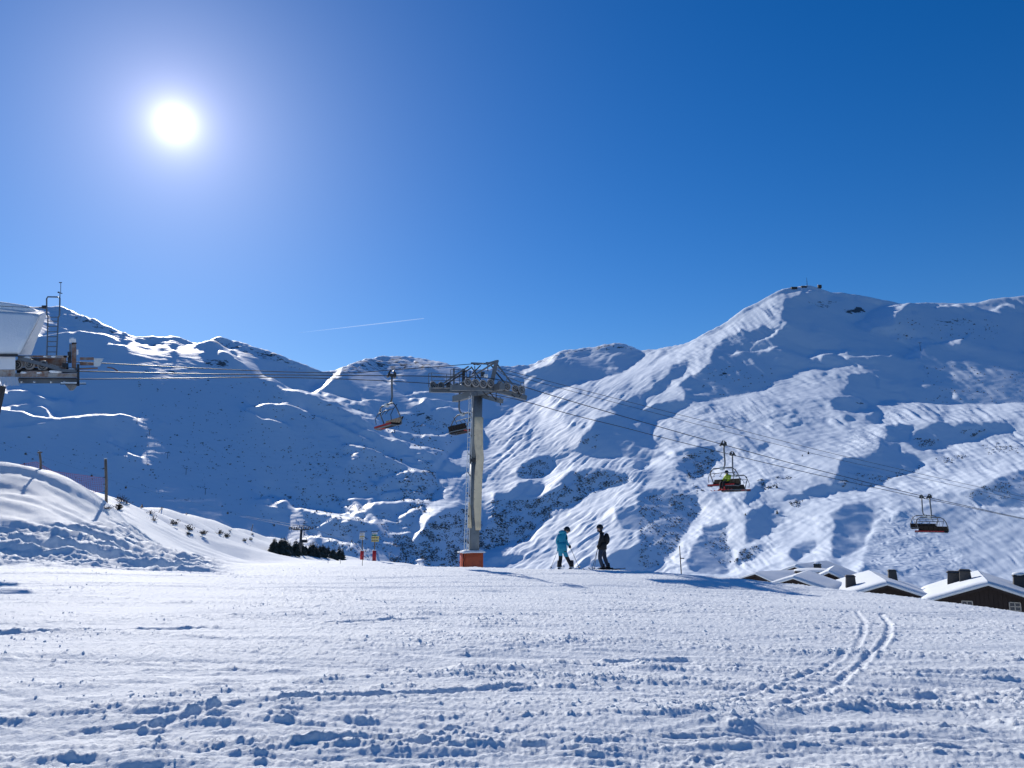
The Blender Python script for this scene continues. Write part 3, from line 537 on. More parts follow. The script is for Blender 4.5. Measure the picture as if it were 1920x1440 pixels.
def build_far():
    Lmap = relief_map()
    nA = 1150
    tt = np.linspace(-1, 1, nA); azs = np.radians(47.0) * tt
    pxa = 960 + FPX * np.tan(azs) / 1.0                                     # photo column of each azimuth near the horizon
    step = azs[1] - azs[0]
    q0, q1 = math.log(560.0), math.log(6400.0); nQ = int((q1 - q0) / step) + 1
    q = q0 + step * np.arange(nQ); r = np.exp(q)
    tq = np.linspace(0, 1, 140)
    Z = np.zeros((nQ, nA)); RS = np.zeros(nA); coarse = list(range(0, nA, 5)) + [nA - 1]
    prof = []
    pxs = np.clip(pxa[coarse], -290, 2180)
    skyf = np.interp(pxs, SKY_X, SKY_Y); footf = np.interp(pxs, [d[0] for d in DEPTH], [d[1][0][0] for d in DEPTH])
    PY = footf[None] + (skyf - footf)[None] * tq[:, None]
    cols = []
    for _, col in DEPTH:
        cp = np.array(col, float); fr = (cp[:, 0] - cp[0, 0]) / (cp[-1, 0] - cp[0, 0]); cols.append(np.interp(tq, fr, np.log(cp[:, 1])))
    cols = np.array(cols); dpx = np.array([d[0] for d in DEPTH])
    LR = np.stack([np.interp(pxs, dpx, cols[:, k]) for k in range(len(tq))], 0)
    pad_ = np.pad(LR, ((0, 0), (9, 9)), 'edge'); kk_ = np.exp(-0.5 * (np.arange(-9, 10) / 3.5) ** 2); kk_ /= kk_.sum(); LR = sum(kk_[i_] * pad_[:, i_:i_ + LR.shape[1]] for i_ in range(19))
    uu, vv = ray_np(np.broadcast_to(pxs, PY.shape), PY); aa_ = np.arctan(uu); kx = [-260, 0, 150, 230, 285, 340, 450, 520, 600, 660, 720, 800, 850]
    sl_ = np.interp(pxs, kx, [.464, .464, .470, .478, .486, .481, .478, .468, .435, .41, .39, .375, .37])[None]; r0_ = np.interp(pxs, kx, [1255, 1255, 1258, 1260, 1261, 1262, 1262, 1255, 1215, 1180, 1150, 1130, 1120])[None]
    e0_ = ray_np(pxs, 1060.0 + 0 * pxs)[1][None] * np.cos(aa_[:1]); RK = np.log(r0_ * (sl_ - e0_) / np.maximum(sl_ - vv * np.cos(aa_), 0.06)); wl_ = sstep(885, 845, pxs)[None]
    LR = LR * (1 - wl_) + RK * wl_
    for j in range(1, LR.shape[0]): LR[j] = np.maximum(LR[j], LR[j - 1] + 0.0015)
    LR = blur(LR, 1.0)
    Zc = np.zeros((nQ, len(coarse))); RSc = np.zeros(len(coarse))
    for k, i in enumerate(coarse):
        rad = np.exp(LR[:, k]); ca = math.cos(azs[i])
        zz = EYE.z + ray_np(pxs[k], PY[:, k])[1] * rad * ca
        rr = np.concatenate([[150.0, rad[0] * 0.8], rad, [rad[-1] * 1.12, rad[-1] * 1.35, 9000.0]])
        zc = np.concatenate([[-150.0, zz[0] - 45.0], zz, [zz[-1] - 160, zz[-1] - 520, -200]])
        Zc[:, k] = np.interp(q, np.log(rr), zc); RSc[k] = rad[-1]
    Zc = blur(Zc, 2.0)
    for j in range(nQ): Z[j] = np.interp(azs, azs[coarse], Zc[j])
    RS = np.interp(azs, azs[coarse], RSc)
    sky_full = np.interp(np.clip(pxa, -290, 2180), SKY_X, SKY_Y)
    R = r[:, None]; X = R * np.sin(azs)[None]; Y = R * np.cos(azs)[None]
    QS = np.log(RS)[None]; inside = sstep(0.03, -0.02, q[:, None] - QS)
    footr = np.interp(pxa, [d[0] for d in DEPTH], [d[1][0][1] for d in DEPTH]); inside = inside * sstep(math.log(0.7), math.log(0.95), q[:, None] - np.log(footr)[None])
    pA, pQ = 1440, 2048 if nQ < 1900 else 2400
    ka = np.fft.rfftfreq(pA, step) * 2 * np.pi; kq = np.fft.fftfreq(pQ, step) * 2 * np.pi
    KA, KQ = np.meshgrid(ka, kq)
    def solve(T, phi, lam, ell):
        D = KA * math.sin(phi) + KQ * math.cos(phi); O = KA * math.cos(phi) - KQ * math.sin(phi)
        Tp = np.zeros((pQ, pA)); Tp[:nQ, :nA] = T
        F = np.fft.rfft2(Tp)
        return np.fft.irfft2(-1j * D * F / (D * D + lam * O * O + (2 * np.pi / ell) ** 2), s=Tp.shape)[:nQ, :nA]
    sun_az = SUN_AZ
    eta = np.zeros_like(Z)
    phis = [sun_az - math.radians(a) for a in (-32, -10, 12, 34)]; cent = np.radians([-32, -10, 12, 34])
    ws = np.maximum(0, 1 - np.abs(azs[None] - cent[:, None]) / math.radians(22)); ws[0][azs < cent[0]] = 1; ws[-1][azs > cent[-1]] = 1; ws /= ws.sum(0)
    ga = (np.gradient(Z, axis=1) / step) / R; gq = (np.gradient(Z, axis=0) / step) / R
    ph = sun_az - azs[None]
    S0 = ga * np.sin(ph) + gq * np.cos(ph)
    for it in range(4):
        Zn = Z + eta * R
        px, py = project_np(X, Y, Zn)
        L = sample(Lmap, px, py)
        lw = sstep(960, 800, px); S = (0.53 - 0.64 * L) * (1 - lw) + (0.497 - 0.014 * sstep(760, 680, py) - 0.75 * L) * lw
        T = (S - np.clip(S0, -0.2, 1.1)) * inside
        e2 = sum(ws[k][None] * solve(T, phis[k], 0.04, 0.6) for k in range(4))
        e2 = np.clip(e2, -0.05, 0.05) * inside
        eta = 0.4 * eta + 0.6 * e2 if it else e2
    print('relief', float(np.abs(eta).max()), float(eta.std()))
    Zn = Z + eta * R
    # hold the skyline: raise or lower each column smoothly
    v = np.where((q[:, None] > math.log(1500)) & (q[:, None] < np.log(6300)), (Zn - EYE.z) / Y, -9)
    top = v.max(0); want = ray_np(pxa, sky_full)[1]
    corr = want - top
    def smooth1(v_, sg):
        n_ = int(3 * sg); k_ = np.exp(-0.5 * (np.arange(-n_, n_ + 1) / sg) ** 2); return np.convolve(np.pad(v_, n_, 'edge'), k_ / k_.sum(), 'valid')
    broad = smooth1(corr, 45.0); fine_c = smooth1(corr - broad, 2.0)
    Zn = Zn + Y * (broad[None] * sstep(-0.9, -0.05, q[:, None] - QS) + fine_c[None] * sstep(-0.10, -0.01, q[:, None] - QS))
    # mesh rows: dense where the slope is seen, sparse beyond
    tq2 = np.concatenate([np.linspace(-0.62, 0.0, 14)[:-1], np.linspace(0, 1, 440) ** 1.0, 1 + np.linspace(0.02, 0.5, 14)])
    lf, ls = np.log(footr * 0.9), np.log(RS)
    fine = np.zeros((len(tq2), nA)); PXr = pxa
    # along each column place rows evenly in view angle
    ang = np.arctan((Zn - EYE.z) / R)
    for i in range(nA):
        m = (q >= lf[i]) & (q <= ls[i] + 0.02); qq = q[m]; aa = np.maximum.accumulate(ang[m, i])
        w = np.concatenate([[0], np.cumsum(np.diff(aa) * FPX + np.diff(qq) * 160)]); w /= w[-1]
        fine[:, i] = np.where(tq2 < 0, lf[i] + (lf[i] - math.log(570)) * tq2 / 0.62, np.where(tq2 > 1, ls[i] + 0.02 + (tq2 - 1) * 0.9, np.interp(tq2, w, qq)))
    fine = blur(fine, 2.0)
    RR = np.exp(fine); XX = RR * np.sin(azs)[None]; YY = RR * np.cos(azs)[None]
    fq = np.clip((fine - q0) / step, 0, nQ - 1.001); jq = fq.astype(int); uq = fq - jq; ci = np.arange(nA)[None]
    ZZ = Zn[jq, ci] * (1 - uq) + Zn[jq + 1, ci] * uq
    ins = inside[jq, ci]
    px, py = project_np(XX, YY, ZZ)
    amp = ins * sstep(0.02, -0.10, fine - QS)
    amp = amp * (0.55 + 0.45 * np.clip(sample(blur(Lmap, 8.0), px, py) * 2, 0, 1))
    ZZ = ZZ + amp * (2.2 * fbm(XX / 150, YY / 150, 3, 61) + 0.75 * perlin(XX / 34, YY / 16, 65) + 0.34 * perlin(XX / 14, YY / 8, 66) + 0.5 * np.abs(perlin(XX / 30, YY / 24, 67)))
    th = np.radians(np.interp(px, [0, 350, 600, 800, 880, 1250, 1450, 1920], [-4, -14, -26, -12, 38, 38, 24, 10])); cth, sth = np.cos(th), np.sin(th)
    sa = px * cth - py * sth; sb = px * sth + py * cth + 5 * perlin(px / 40, py / 26, 81)
    flute = 0.9 * perlin(sa / 60, sb / 6.5, 82) + 0.55 * perlin(sa / 28, sb / 3.4, 83) + 0.25 * perlin(sa / 12, sb / 1.9, 84) + 0.8 * np.abs(perlin(sa / 90, sb / 11, 85))
    patch = 0.35 + 0.65 * sstep(-0.3, 0.5, perlin(px / 70, py / 45, 86))
    ZZ = ZZ + amp * patch * (RR / 1900.0) * (0.35 + 2.3 * sstep(870, 960, px) * np.clip(sample(blur(Lmap, 6.0), px, py) * 1.6, 0, 1)) * flute
    crag = sstep(-0.10, 0.0, fine - QS) * sstep(0.08, 0.02, fine - QS) * np.interp(pxa, [-300, 1250, 1450, 2200], [1, 1, 0.35, 0.25])[None]
    ZZ = ZZ + crag * (5.0 * perlin(XX / 60, YY / 60, 70) + 4.5 * np.abs(perlin(XX / 28, YY / 28, 71)))
    rk = np.zeros_like(ZZ)
    for poly, s in ROCK:
        rk = np.maximum(rk, s * sample(blur(raster([poly]).astype(float), 2.5), px, py))
    trk = sample(blur(raster([conv(Z4, [(300, 1300), (380, 1050), (540, 860), (800, 850), (1000, 1050), (1250, 1200), (1300, 1440), (300, 1440)]), conv(Z2, [(450, 1250), (1000, 1280), (700, 1420), (450, 1400)]), conv(Z4, [(150, 50), (500, 30), (560, 200), (250, 250), (150, 150)])]).astype(float), 8), px, py)
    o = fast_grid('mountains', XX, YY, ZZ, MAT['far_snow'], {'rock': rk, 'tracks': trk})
    o['kind'] = 'structure'
    print('far', XX.shape)
    return XX, YY, ZZ, px, py

# ------------------------------------------------------------------ mesh building
RND = random.Random(5)
class MB:
    def __init__(s): s.v = []; s.f = []; s.mi = []; s.cur = 0
    def add(s, vs, fs):
        b = len(s.v); s.v += [Vector(p) for p in vs]; s.f += [tuple(b + i for i in f) for f in fs]; s.mi += [s.cur] * len(fs); return s
    def hexa(s, p):      # 8 corners: bottom ring 0-3, top ring 4-7
        return s.add(p, [(0, 3, 2, 1), (4, 5, 6, 7), (0, 1, 5, 4), (1, 2, 6, 5), (2, 3, 7, 6), (3, 0, 4, 7)])
    def box(s, c, d, M=None):
        c = Vector(c); x, y, z = [k / 2 for k in d]
        ps = [Vector(q) for q in ((-x, -y, -z), (x, -y, -z), (x, y, -z), (-x, y, -z), (-x, -y, z), (x, -y, z), (x, y, z), (-x, y, z))]
        if M: ps = [M @ q for q in ps]
        return s.hexa([c + q for q in ps])
    def bar(s, a, b, w, h=None, up=(0, 0, 1)):
        a, b = Vector(a), Vector(b); h = w if h is None else h
        d = (b - a).normalized(); u = Vector(up)
        if abs(d.dot(u)) > 0.98: u = Vector((1, 0, 0))
        sx = d.cross(u).normalized() * (w / 2); sz = sx.cross(d).normalized() * (h / 2)
        return s.hexa([a - sx - sz, a + sx - sz, b + sx - sz, b - sx - sz, a - sx + sz, a + sx + sz, b + sx + sz, b - sx + sz])
    def tube(s, pts, r, n=6, cap=True):
        pts = [Vector(p) for p in pts]; m = len(pts); rr = r if isinstance(r, (list, tuple)) else [r] * m
        vs, fs = [], []; prev = None
        for i, p in enumerate(pts):
            d = (pts[min(i + 1, m - 1)] - pts[max(i - 1, 0)]).normalized()
            if prev is None: prev = Vector((0, 0, 1)) if abs(d.z) < 0.9 else Vector((1, 0, 0))
            x = (prev - d * prev.dot(d)).normalized(); y = d.cross(x); prev = x
            vs += [p + (x * math.cos(2 * math.pi * k / n) + y * math.sin(2 * math.pi * k / n)) * rr[i] for k in range(n)]
        for i in range(m - 1):
            for k in range(n): a, b = i * n + k, i * n + (k + 1) % n; fs.append((a, b, b + n, a + n))
        if cap: fs += [tuple(range(n))[::-1], tuple((m - 1) * n + k for k in range(n))]
        return s.add(vs, fs)
    def ring(s, c, axis, R, r, n=16, k=6):     # torus
        c = Vector(c); a = Vector(axis).normalized(); u = a.orthogonal().normalized(); w = a.cross(u); vs, fs = [], []
        for i in range(n):
            t = 2 * math.pi * i / n; d = u * math.cos(t) + w * math.sin(t)
            for j in range(k): q = 2 * math.pi * j / k; vs.append(c + d * (R + r * math.cos(q)) + a * r * math.sin(q))
        for i in range(n):
            for j in range(k): fs.append((i * k + j, ((i + 1) % n) * k + j, ((i + 1) % n) * k + (j + 1) % k, i * k + (j + 1) % k))
        return s.add(vs, fs)
    def disc(s, c, axis, r, t, n=16):
        a = Vector(axis).normalized() * (t / 2); return s.tube([Vector(c) - a, Vector(c) + a], r, n)
    def prism(s, poly, d):
        n = len(poly); d = Vector(d); vs = [Vector(p) for p in poly] + [Vector(p) + d for p in poly]
        return s.add(vs, [tuple(range(n))[::-1], tuple(range(n, 2 * n))] + [(i, (i + 1) % n, n + (i + 1) % n, n + i) for i in range(n)])
    def lump(s, c, r, seed=0, sub=1, sq=(1, 1, 1), amp=0.25):
        import bmesh
        bm = bmesh.new(); bmesh.ops.create_icosphere(bm, subdivisions=sub, radius=1.0); rn = random.Random(seed)
        vs = [Vector(c) + Vector((v.co.x * sq[0], v.co.y * sq[1], v.co.z * sq[2])) * r * (1 + amp * (rn.random() * 2 - 1)) for v in bm.verts]
        fs = [tuple(v.index for v in f.verts) for f in bm.faces]; bm.free(); return s.add(vs, fs)
    def build(s, name, mat, parent=None, smooth=False, local=False):
        me = bpy.data.meshes.new(name); off = Vector((0, 0, 0))
        if parent is not None and not local:
            o = parent
            while o is not None: off += o.location; o = o.parent
        me.from_pydata([tuple(p - off) for p in s.v], [], s.f)
        for m in (mat if isinstance(mat, (list, tuple)) else [mat]): me.materials.append(m)
        if isinstance(mat, (list, tuple)): me.polygons.foreach_set('material_index', s.mi)
        import bmesh
        bm = bmesh.new(); bm.from_mesh(me); bmesh.ops.recalc_face_normals(bm, faces=bm.faces); bm.to_mesh(me); bm.free()
        if smooth: me.polygons.foreach_set('use_smooth', [True] * len(me.polygons)); 
        me.update()
        ob = bpy.data.objects.new(name, me); COL.objects.link(ob)
        if parent is not None: ob.parent = parent
        return ob
def thing(name, label, cat, loc=(0, 0, 0), group=None, rz=0.0):
    o = bpy.data.objects.new(name, None); o.empty_display_size = 0.2; COL.objects.link(o)
    o.location = loc; o.rotation_euler = (0, 0, rz); return tag(o, label, cat, group)
def tag(o, label, cat, group=None):
    o['label'] = label; o['category'] = cat
    if group: o['group'] = group
    return o
def copy_tree(o, parent=None):
    c = o.copy(); COL.objects.link(c); c.parent = parent
    for ch in list(o.children): copy_tree(ch, c)
    return c
def hit(px, py, lo=6.0, hi=330.0):
    """first point of the near slope under a photo pixel"""
    a, b = ray(px, py); ys = np.exp(np.linspace(math.log(lo), math.log(hi), 700))
    d = EYE.z + b * ys - near_base(a * ys, ys); k = np.nonzero(d < 0)[0]
    if len(k) == 0: k = [int(np.argmin(d))]
    y = float(ys[k[0]]); return Vector((a * y, y, ground_z(a * y, y)))
def on_ground(px, Y):
    a, _ = ray(px, 1000); return Vector((a * Y, Y, ground_z(a * Y, Y)))

MAT = {'snow': snow_near_mat(), 'far_snow': snow_far_mat()}
MAT.update(
    galv=simple('galvanised_steel', (0.13, 0.15, 0.17), 0.5, 0.35, 0.3, 3.0, 0.1, dirt=(0.13, 0.14, 0.15)),
    pole_steel=simple('pylon_steel', (0.17, 0.20, 0.22), 0.55, 0.3, 0.22, 2.0, 0.1, dirt=(0.10, 0.115, 0.13)),
    dark_steel=simple('dark_steel', (0.035, 0.037, 0.042), 0.5, 0.4, 0.3, 8.0),
    rope=simple('steel_rope', (0.028, 0.03, 0.034), 0.45, 0.5, 0.2, 20.0),
    rust=simple('rusty_steel', (0.20, 0.105, 0.07), 0.75, 0.1, 0.4, 5.0, 0.3, dirt=(0.26, 0.25, 0.24)),
    worn=simple('worn_painted_steel', (0.36, 0.35, 0.33), 0.6, 0.1, 0.25, 4.0, 0.2, dirt=(0.21, 0.11, 0.07), dirt_amt=0.7),
    white=simple('white_paint', (0.74, 0.76, 0.77), 0.5, 0, 0.08, 3.0),
    tarp=simple('beige_tarpaulin', (0.72, 0.61, 0.42), 0.8, 0, 0.10, 5.0, 0.4, spec=.2, dirt=(0.60, 0.50, 0.35)),
    orange=simple('orange_padding', (0.60, 0.105, 0.03), 0.6, 0, 0.18, 4.0, 0.4, dirt=(0.42, 0.06, 0.03)),
    red=simple('red_padding', (0.55, 0.03, 0.03), 0.55, 0, 0.15, 6.0),
    redseat=simple('red_seat', (0.32, 0.02, 0.022), 0.7, 0, 0.15, 6.0, spec=.2),
    black=simple('black_rubber', (0.014, 0.013, 0.015), 0.8, 0, 0.3, 10.0, spec=.12),
    rubber=simple('sheave_tyre', (0.10, 0.095, 0.095), 0.7, 0, 0.3, 12.0),
    hub=simple('sheave_hub', (0.30, 0.29, 0.28), 0.55, 0.3, 0.25, 9.0),
    tin=simple('bare_aluminium', (0.62, 0.63, 0.62), 0.4, 0.4, 0.12, 6.0),
    wood=simple('dark_larch', (0.030, 0.018, 0.014), 0.75, 0, 0.35, 2.5, 0.3),
    postwood=simple('weathered_post', (0.17, 0.14, 0.11), 0.8, 0, 0.3, 5.0, 0.3),
    chim=simple('slate_chimney', (0.06, 0.058, 0.058), 0.8, 0, 0.3, 5.0, 0.3),
    glass=simple('window_glass', (0.05, 0.06, 0.08), 0.15, 0, 0.1, 3.0),
    frame=simple('pale_window_frame', (0.55, 0.50, 0.42), 0.6, 0, 0.1, 5.0),
    yellow=simple('yellow_board', (0.66, 0.52, 0.16), 0.5, 0, 0.1, 8.0),
    whiteboard=simple('white_board', (0.75, 0.76, 0.74), 0.5, 0, 0.08, 8.0),
    print_dark=simple('dark_print', (0.05, 0.05, 0.06), 0.5, 0, 0.1, 8.0),
    green=simple('green_board', (0.04, 0.25, 0.10), 0.5, 0, 0.1, 8.0),
    net=simple('faded_red_netting', (0.50, 0.13, 0.17), 0.7, 0, 0.15, 9.0),
    twig=simple('bare_twig', (0.075, 0.05, 0.038), 0.8, 0, 0.35, 9.0),
    needles=simple('fir_needles', (0.032, 0.042, 0.034), 0.8, 0, 0.6, 1.2),
    shrub=simple('winter_shrub', (0.11, 0.115, 0.12), 0.9, 0, 0.85, 0.06),
    cyan=simple('cyan_shell_fabric', (0.008, 0.27, 0.40), 0.6, 0, 0.12, 8.0, 0.3),
    navy=simple('navy_fabric', (0.018, 0.032, 0.062), 0.7, 0, 0.2, 8.0, 0.3),
    blackcloth=simple('black_fabric', (0.010, 0.010, 0.012), 0.75, 0, 0.25, 8.0, 0.3),
    lime=simple('lime_jacket', (0.42, 0.56, 0.03), 0.6, 0, 0.12, 8.0, 0.3),
    skin=simple('skin', (0.52, 0.30, 0.22), 0.5, 0, 0.08, 8.0),
    boot=simple('pale_boot', (0.55, 0.56, 0.56), 0.35, 0, 0.1, 8.0),
    helmet=simple('black_helmet', (0.012, 0.012, 0.014), 0.3, 0, 0.2, 6.0),
    goggle=simple('goggle_lens', (0.12, 0.10, 0.09), 0.12, 0.6, 0.1, 6.0),
    far_dark=simple('far_dark_steel', (0.05, 0.055, 0.065), 0.6, 0.2, 0.2, 1.0),
    hut=simple('summit_hut_wall', (0.06, 0.05, 0.05), 0.8, 0, 0.3, 0.4))

NEAR = build_near()
FAR = build_far()

# ------------------------------------------------------------------ the chairlift pylon
LD = Vector((0.87, 0.493, 0)).normalized()            # along the line, away to the right
LC = Vector((-LD.y, LD.x, 0))                          # across the line, away to the left
YT = 43.5
T_TOP = P(895, 744, YT)
def on_line(px, py, off):
    p0 = T_TOP + LC * off; a, b = ray(px, py)
    t = (a * p0.y - p0.x) / (LD.x - a * LD.y); y = p0.y + t * LD.y
    return Vector((a * y, y, EYE.z + b * y))
NEAR_OFF, FAR_OFF = -2.35, 2.35

def build_pylon():
    base = on_ground(885, YT)
    t = thing('lift_pylon', 'grey steel chairlift pylon with beige tarpaulin and orange padded foot', 'lift pylon', base)
    # padded foot: six panels round a concrete block, laced at the corner
    pc = P(884, 1050, YT); z0, z1 = base.z - 0.5, P(884, 1036, YT).z
    M = Matrix.Rotation(math.radians(24), 3, 'Z')
    mb = MB(); n = 5; w = 1.02; d = 0.62
    rn = random.Random(2)
    for side in range(4):
        ax = M @ Vector([(1, 0, 0), (0, 1, 0), (-1, 0, 0), (0, -1, 0)][side]); nx = M @ Vector([(0, -1, 0), (1, 0, 0), (0, 1, 0), (-1, 0, 0)][side])
        half = (w, d)[side % 2] / 2 + 0.06; out = (d, w)[side % 2] / 2
        vs, fs = [], []
        for i in range(7):
            for j in range(5):
                u = -half + 2 * half * i / 6; zz = z0 + (z1 - z0) * j / 4
                bul = 0.10 * math.sin(math.pi * i / 6) ** 0.5 * (0.75 + 0.25 * math.sin(math.pi * j / 4)) + rn.uniform(-.012, .012)
                vs.append(Vector((pc.x, pc.y, zz)) + ax * u + nx * (out + bul) )
        for i in range(6):
            for j in range(4): k = i * 5 + j; fs.append((k, k + 5, k + 6, k + 1))
        pm = MB().add(vs, fs).build('foot_padding', MAT['orange'], t, smooth=True)
        sol = pm.modifiers.new('thick', 'SOLIDIFY'); sol.thickness = 0.06; sol.offset = -1
    MB().box((pc.x, pc.y, (z0 + z1) / 2 - 0.02), (w, d, z1 - z0), M).build('concrete_footing', MAT['worn'], t)
    cm = MB(); 
    vs, fs = [], []
    for i in range(9):
        for j in range(7):
            u, v = -0.66 + 1.32 * i / 8, -0.46 + 0.92 * j / 6
            vs.append(Vector((pc.x, pc.y, z1 + 0.03)) + M @ Vector((u, v, 0.11 * (1 - (u / .7) ** 4) * (1 - (v / .5) ** 4) + rn.uniform(0, .025))))
    for i in range(8):
        for j in range(6): k = i * 7 + j; fs.append((k, k + 7, k + 8, k + 1))
    c = cm.add(vs, fs).build('snow_cap', MAT['snow'], t, smooth=True)
    c.modifiers.new('thick', 'SOLIDIFY').thickness = 0.08
    cord = MB(); e = Vector((pc.x, pc.y, 0)) + M @ Vector((-w / 2 - 0.10, -d / 2 - 0.10, 0))
    cord.tube([(e.x + 0.02 * math.sin(k * 2.3), e.y - 0.02, z0 + (z1 - z0) * k / 8) for k in range(9)], 0.028, 5).build('lacing', MAT['black'], t)
    # tapered tube in two sections
    def ax_at(py): 
        f = (1062 - py) / (1062 - 742); return P(887.3 + 7.7 * f, py, YT)
    pts = [(1040, 0.30), (1000, 0.30), (935, 0.305), (866, 0.325)]
    MB().tube([ax_at(p) for p, r in pts], [r for p, r in pts], 14).build('lower_tube', MAT['pole_steel'], t, smooth=True)
    pts = [(860, 0.335), (800, 0.305), (742, 0.298)]
    MB().tube([ax_at(p) for p, r in pts], [r for p, r in pts], 14).build('upper_tube', MAT['pole_steel'], t, smooth=True)
    fl = MB().tube([ax_at(866.5), ax_at(861)], 0.40, 16); fl.build('flange', MAT['dark_steel'], t)
    for k in range(12):
        a = 2 * math.pi * k / 12; q = Vector((math.cos(a), math.sin(a), 0)) * 0.365
        MB().tube([ax_at(868.3) + q, ax_at(859.2) + q], 0.022, 6).build('flange_bolt', MAT['galv'], t)
    # beige tarpaulin laced round the sunny side: angle 0 faces the camera, positive to the right
    def tarp(rows, name):
        vs, fs = [], []; n = 9; rn2 = random.Random(8)
        for py, x0, x1, rad in rows:
            c = ax_at(py)
            for k in range(n):
                a0 = math.asin(max(-1, min(1, x0))); a1 = math.asin(max(-1, min(1, x1))) if x1 <= 1 else math.pi / 2 + (x1 - 1)
                a = a0 + (a1 - a0) * k / (n - 1); rr = rad * (1 + 0.035 * rn2.uniform(-1, 1))
                vs.append(c + Vector((math.sin(a) * rr, -math.cos(a) * rr, 0)))
        for i in range(len(rows) - 1):
            for k in range(n - 1): b = i * n + k; fs.append((b, b + 1, b + n + 1, b + n))
        o = MB().add(vs, fs).build(name, MAT['tarp'], t, smooth=True)
        s = o.modifiers.new('thick', 'SOLIDIFY'); s.thickness = 0.025; s.offset = 1
    tarp([(783, -0.32, 1.9, .345), (800, -.30, 1.9, .35), (815, -.30, 1.9, .35), (830, -.26, 1.9, .36), (842, -.14, 1.9, .38), (852, 0.02, 1.9, .41), (861, .08, 1.9, .425), (868, .06, 1.9, .42), (878, -.02, 1.9, .40), (892, -.08, 1.9, .375), (910, -.14, 1.9, .36), (930, -.14, 1.9, .355), (950, -.10, 1.9, .35), (970, 0.05, 1.9, .35), (985, .2, 1.9, .35), (994, .26, 1.9, .35)], 'tarpaulin')
    tarp([(942, -0.99, -0.80, .36), (955, -1.0, -.55, .37), (975, -1.0, -.45, .37), (990, -1.0, -.35, .37)], 'tarpaulin')
    for py in (800, 818, 838, 885, 900, 918, 936, 955, 972, 985):
        c = ax_at(py); a = math.asin(-.24 if py < 830 else -.05); MB().lump(c + Vector((math.sin(a) * .372, -math.cos(a) * .372, 0)), 0.022, py, 1).build('eyelet', MAT['dark_steel'], t)
    # access ladder with safety rail on the left
    lad = MB()
    L0, L1 = P(872.5, 1034, YT - 0.32), P(882, 742, YT - 0.32)
    sx = Vector((0.075, -0.14, 0)); 
    for s_ in (-1, 1): MB().bar(L0 + sx * s_, L1 + sx * s_, 0.028, 0.04).build('ladder_rail', MAT['tin'], t)
    MB().bar(L0 + Vector((0.20, .1, 0)), L1 + Vector((0.15, .1, 0)), 0.03).build('safety_rail', MAT['tin'], t)
    nr = 31
    for k in range(nr):
        c = L0.lerp(L1, (k + 0.5) / nr); MB().tube([c - sx, c + sx], 0.013, 5).build('ladder_rung', MAT['tin'], t)
    for f in (0.08, 0.24, 0.37, 0.5, 0.62, 0.75, 0.9):
        c = L0.lerp(L1, f); MB().bar(c, ax_at(1062 - (1062 - 742) * f * 0.98) , 0.035, 0.05).build('ladder_bracket', MAT['dark_steel'], t)
    MB().box(P(877.5, 1023, YT - 0.35), (0.12, 0.05, 0.20)).build('number_plate', MAT['white'], t)
    # crossarm (depth direction) and the two sheave assemblies
    hd = P(895, 737, YT)
    cr = MB(); cr.bar(hd - LC * 3.0 + Vector((0, 0, -0.05)), hd + LC * 3.0 + Vector((0, 0, 0.05)), 0.34, 0.36)
    cr.build('crossarm', MAT['galv'], t)
    MB().bar(P(905, 742, YT - 0.1), P(940, 752, YT - 1.7), 0.26, 0.24).build('crossarm_strut', MAT['galv'], t)
    MB().tube([ax_at(744), ax_at(737)], 0.40, 14).build('head_plate', MAT['galv'], t)
    # near sheave beam: level to the left of the break, falling to the right
    nb0, nb1, nb2 = on_line(846, 727, NEAR_OFF + .22), on_line(917, 727, NEAR_OFF + .22), on_line(986, 746.5, NEAR_OFF + .22)
    MB().bar(nb0, nb1, 0.24, 0.30).build('sheave_beam', MAT['galv'], t)
    MB().bar(nb1 + Vector((0.05, 0, -.02)), nb2, 0.22, 0.26).build('sheave_beam', MAT['galv'], t)
    fb0, fb1, fb2 = on_line(806, 731, FAR_OFF - .2), on_line(866, 731.5, FAR_OFF - .2), on_line(914, 744, FAR_OFF - .2)
    MB().bar(fb0, fb1, 0.26, 0.30).build('sheave_beam', MAT['galv'], t)
    MB().bar(fb1, fb2, 0.24, 0.26).build('sheave_beam', MAT['galv'], t)
    def wheel(c, r=0.225):
        w = MB().ring(c, LC, r - 0.035, 0.045, 18, 6).build('sheave_tyre', MAT['hub'], t, smooth=True)
        MB().disc(c, LC, r - 0.045, 0.05, 16).build('sheave_disc', MAT['dark_steel'], w)
        MB().ring(c - LC * 0.03, LC, r * 0.42, 0.02, 14, 5).build('hub_ring', MAT['hub'], w)
        MB().disc(c - LC * 0.05, LC, 0.05, 0.08, 10).build('hub', MAT['galv'], w)
    wc = [(877.3, 716), (891.9, 717.8), (906, 719.7), (920, 718.4), (937.8, 722.5), (951, 725.3), (966, 729), (978.1, 731)]
    for a, b in wc: wheel(on_line(a, b, NEAR_OFF))
    for i in range(0, 8, 2):
        a, b = on_line(*wc[i], NEAR_OFF + .1), on_line(*wc[i + 1], NEAR_OFF + .1); MB().bar(a, b, 0.05, 0.13).build('sheave_rocker', MAT['dark_steel'], t)
        m_ = (a + b) / 2; MB().bar(m_, m_ + Vector((0, 0, -0.28)), 0.06, 0.10).build('rocker_link', MAT['dark_steel'], t)
    for k in range(6):
        f = 812 + k * 15; wheel(on_line(f, 722 + 0.07 * (f - 812) + max(0, f - 860) * 0.2, FAR_OFF), 0.22)
    # lifting frame above
    def at(zx, zy, dY=0.0): return P(680 + zx / 5.333, 640 + zy / 5.333, YT + dY)
    fr = MB(); fr.bar(at(1340, 195, -1.9), at(1295, 400, -1.9), 0.20, 0.22); fr.build('gantry_post', MAT['galv'], t)
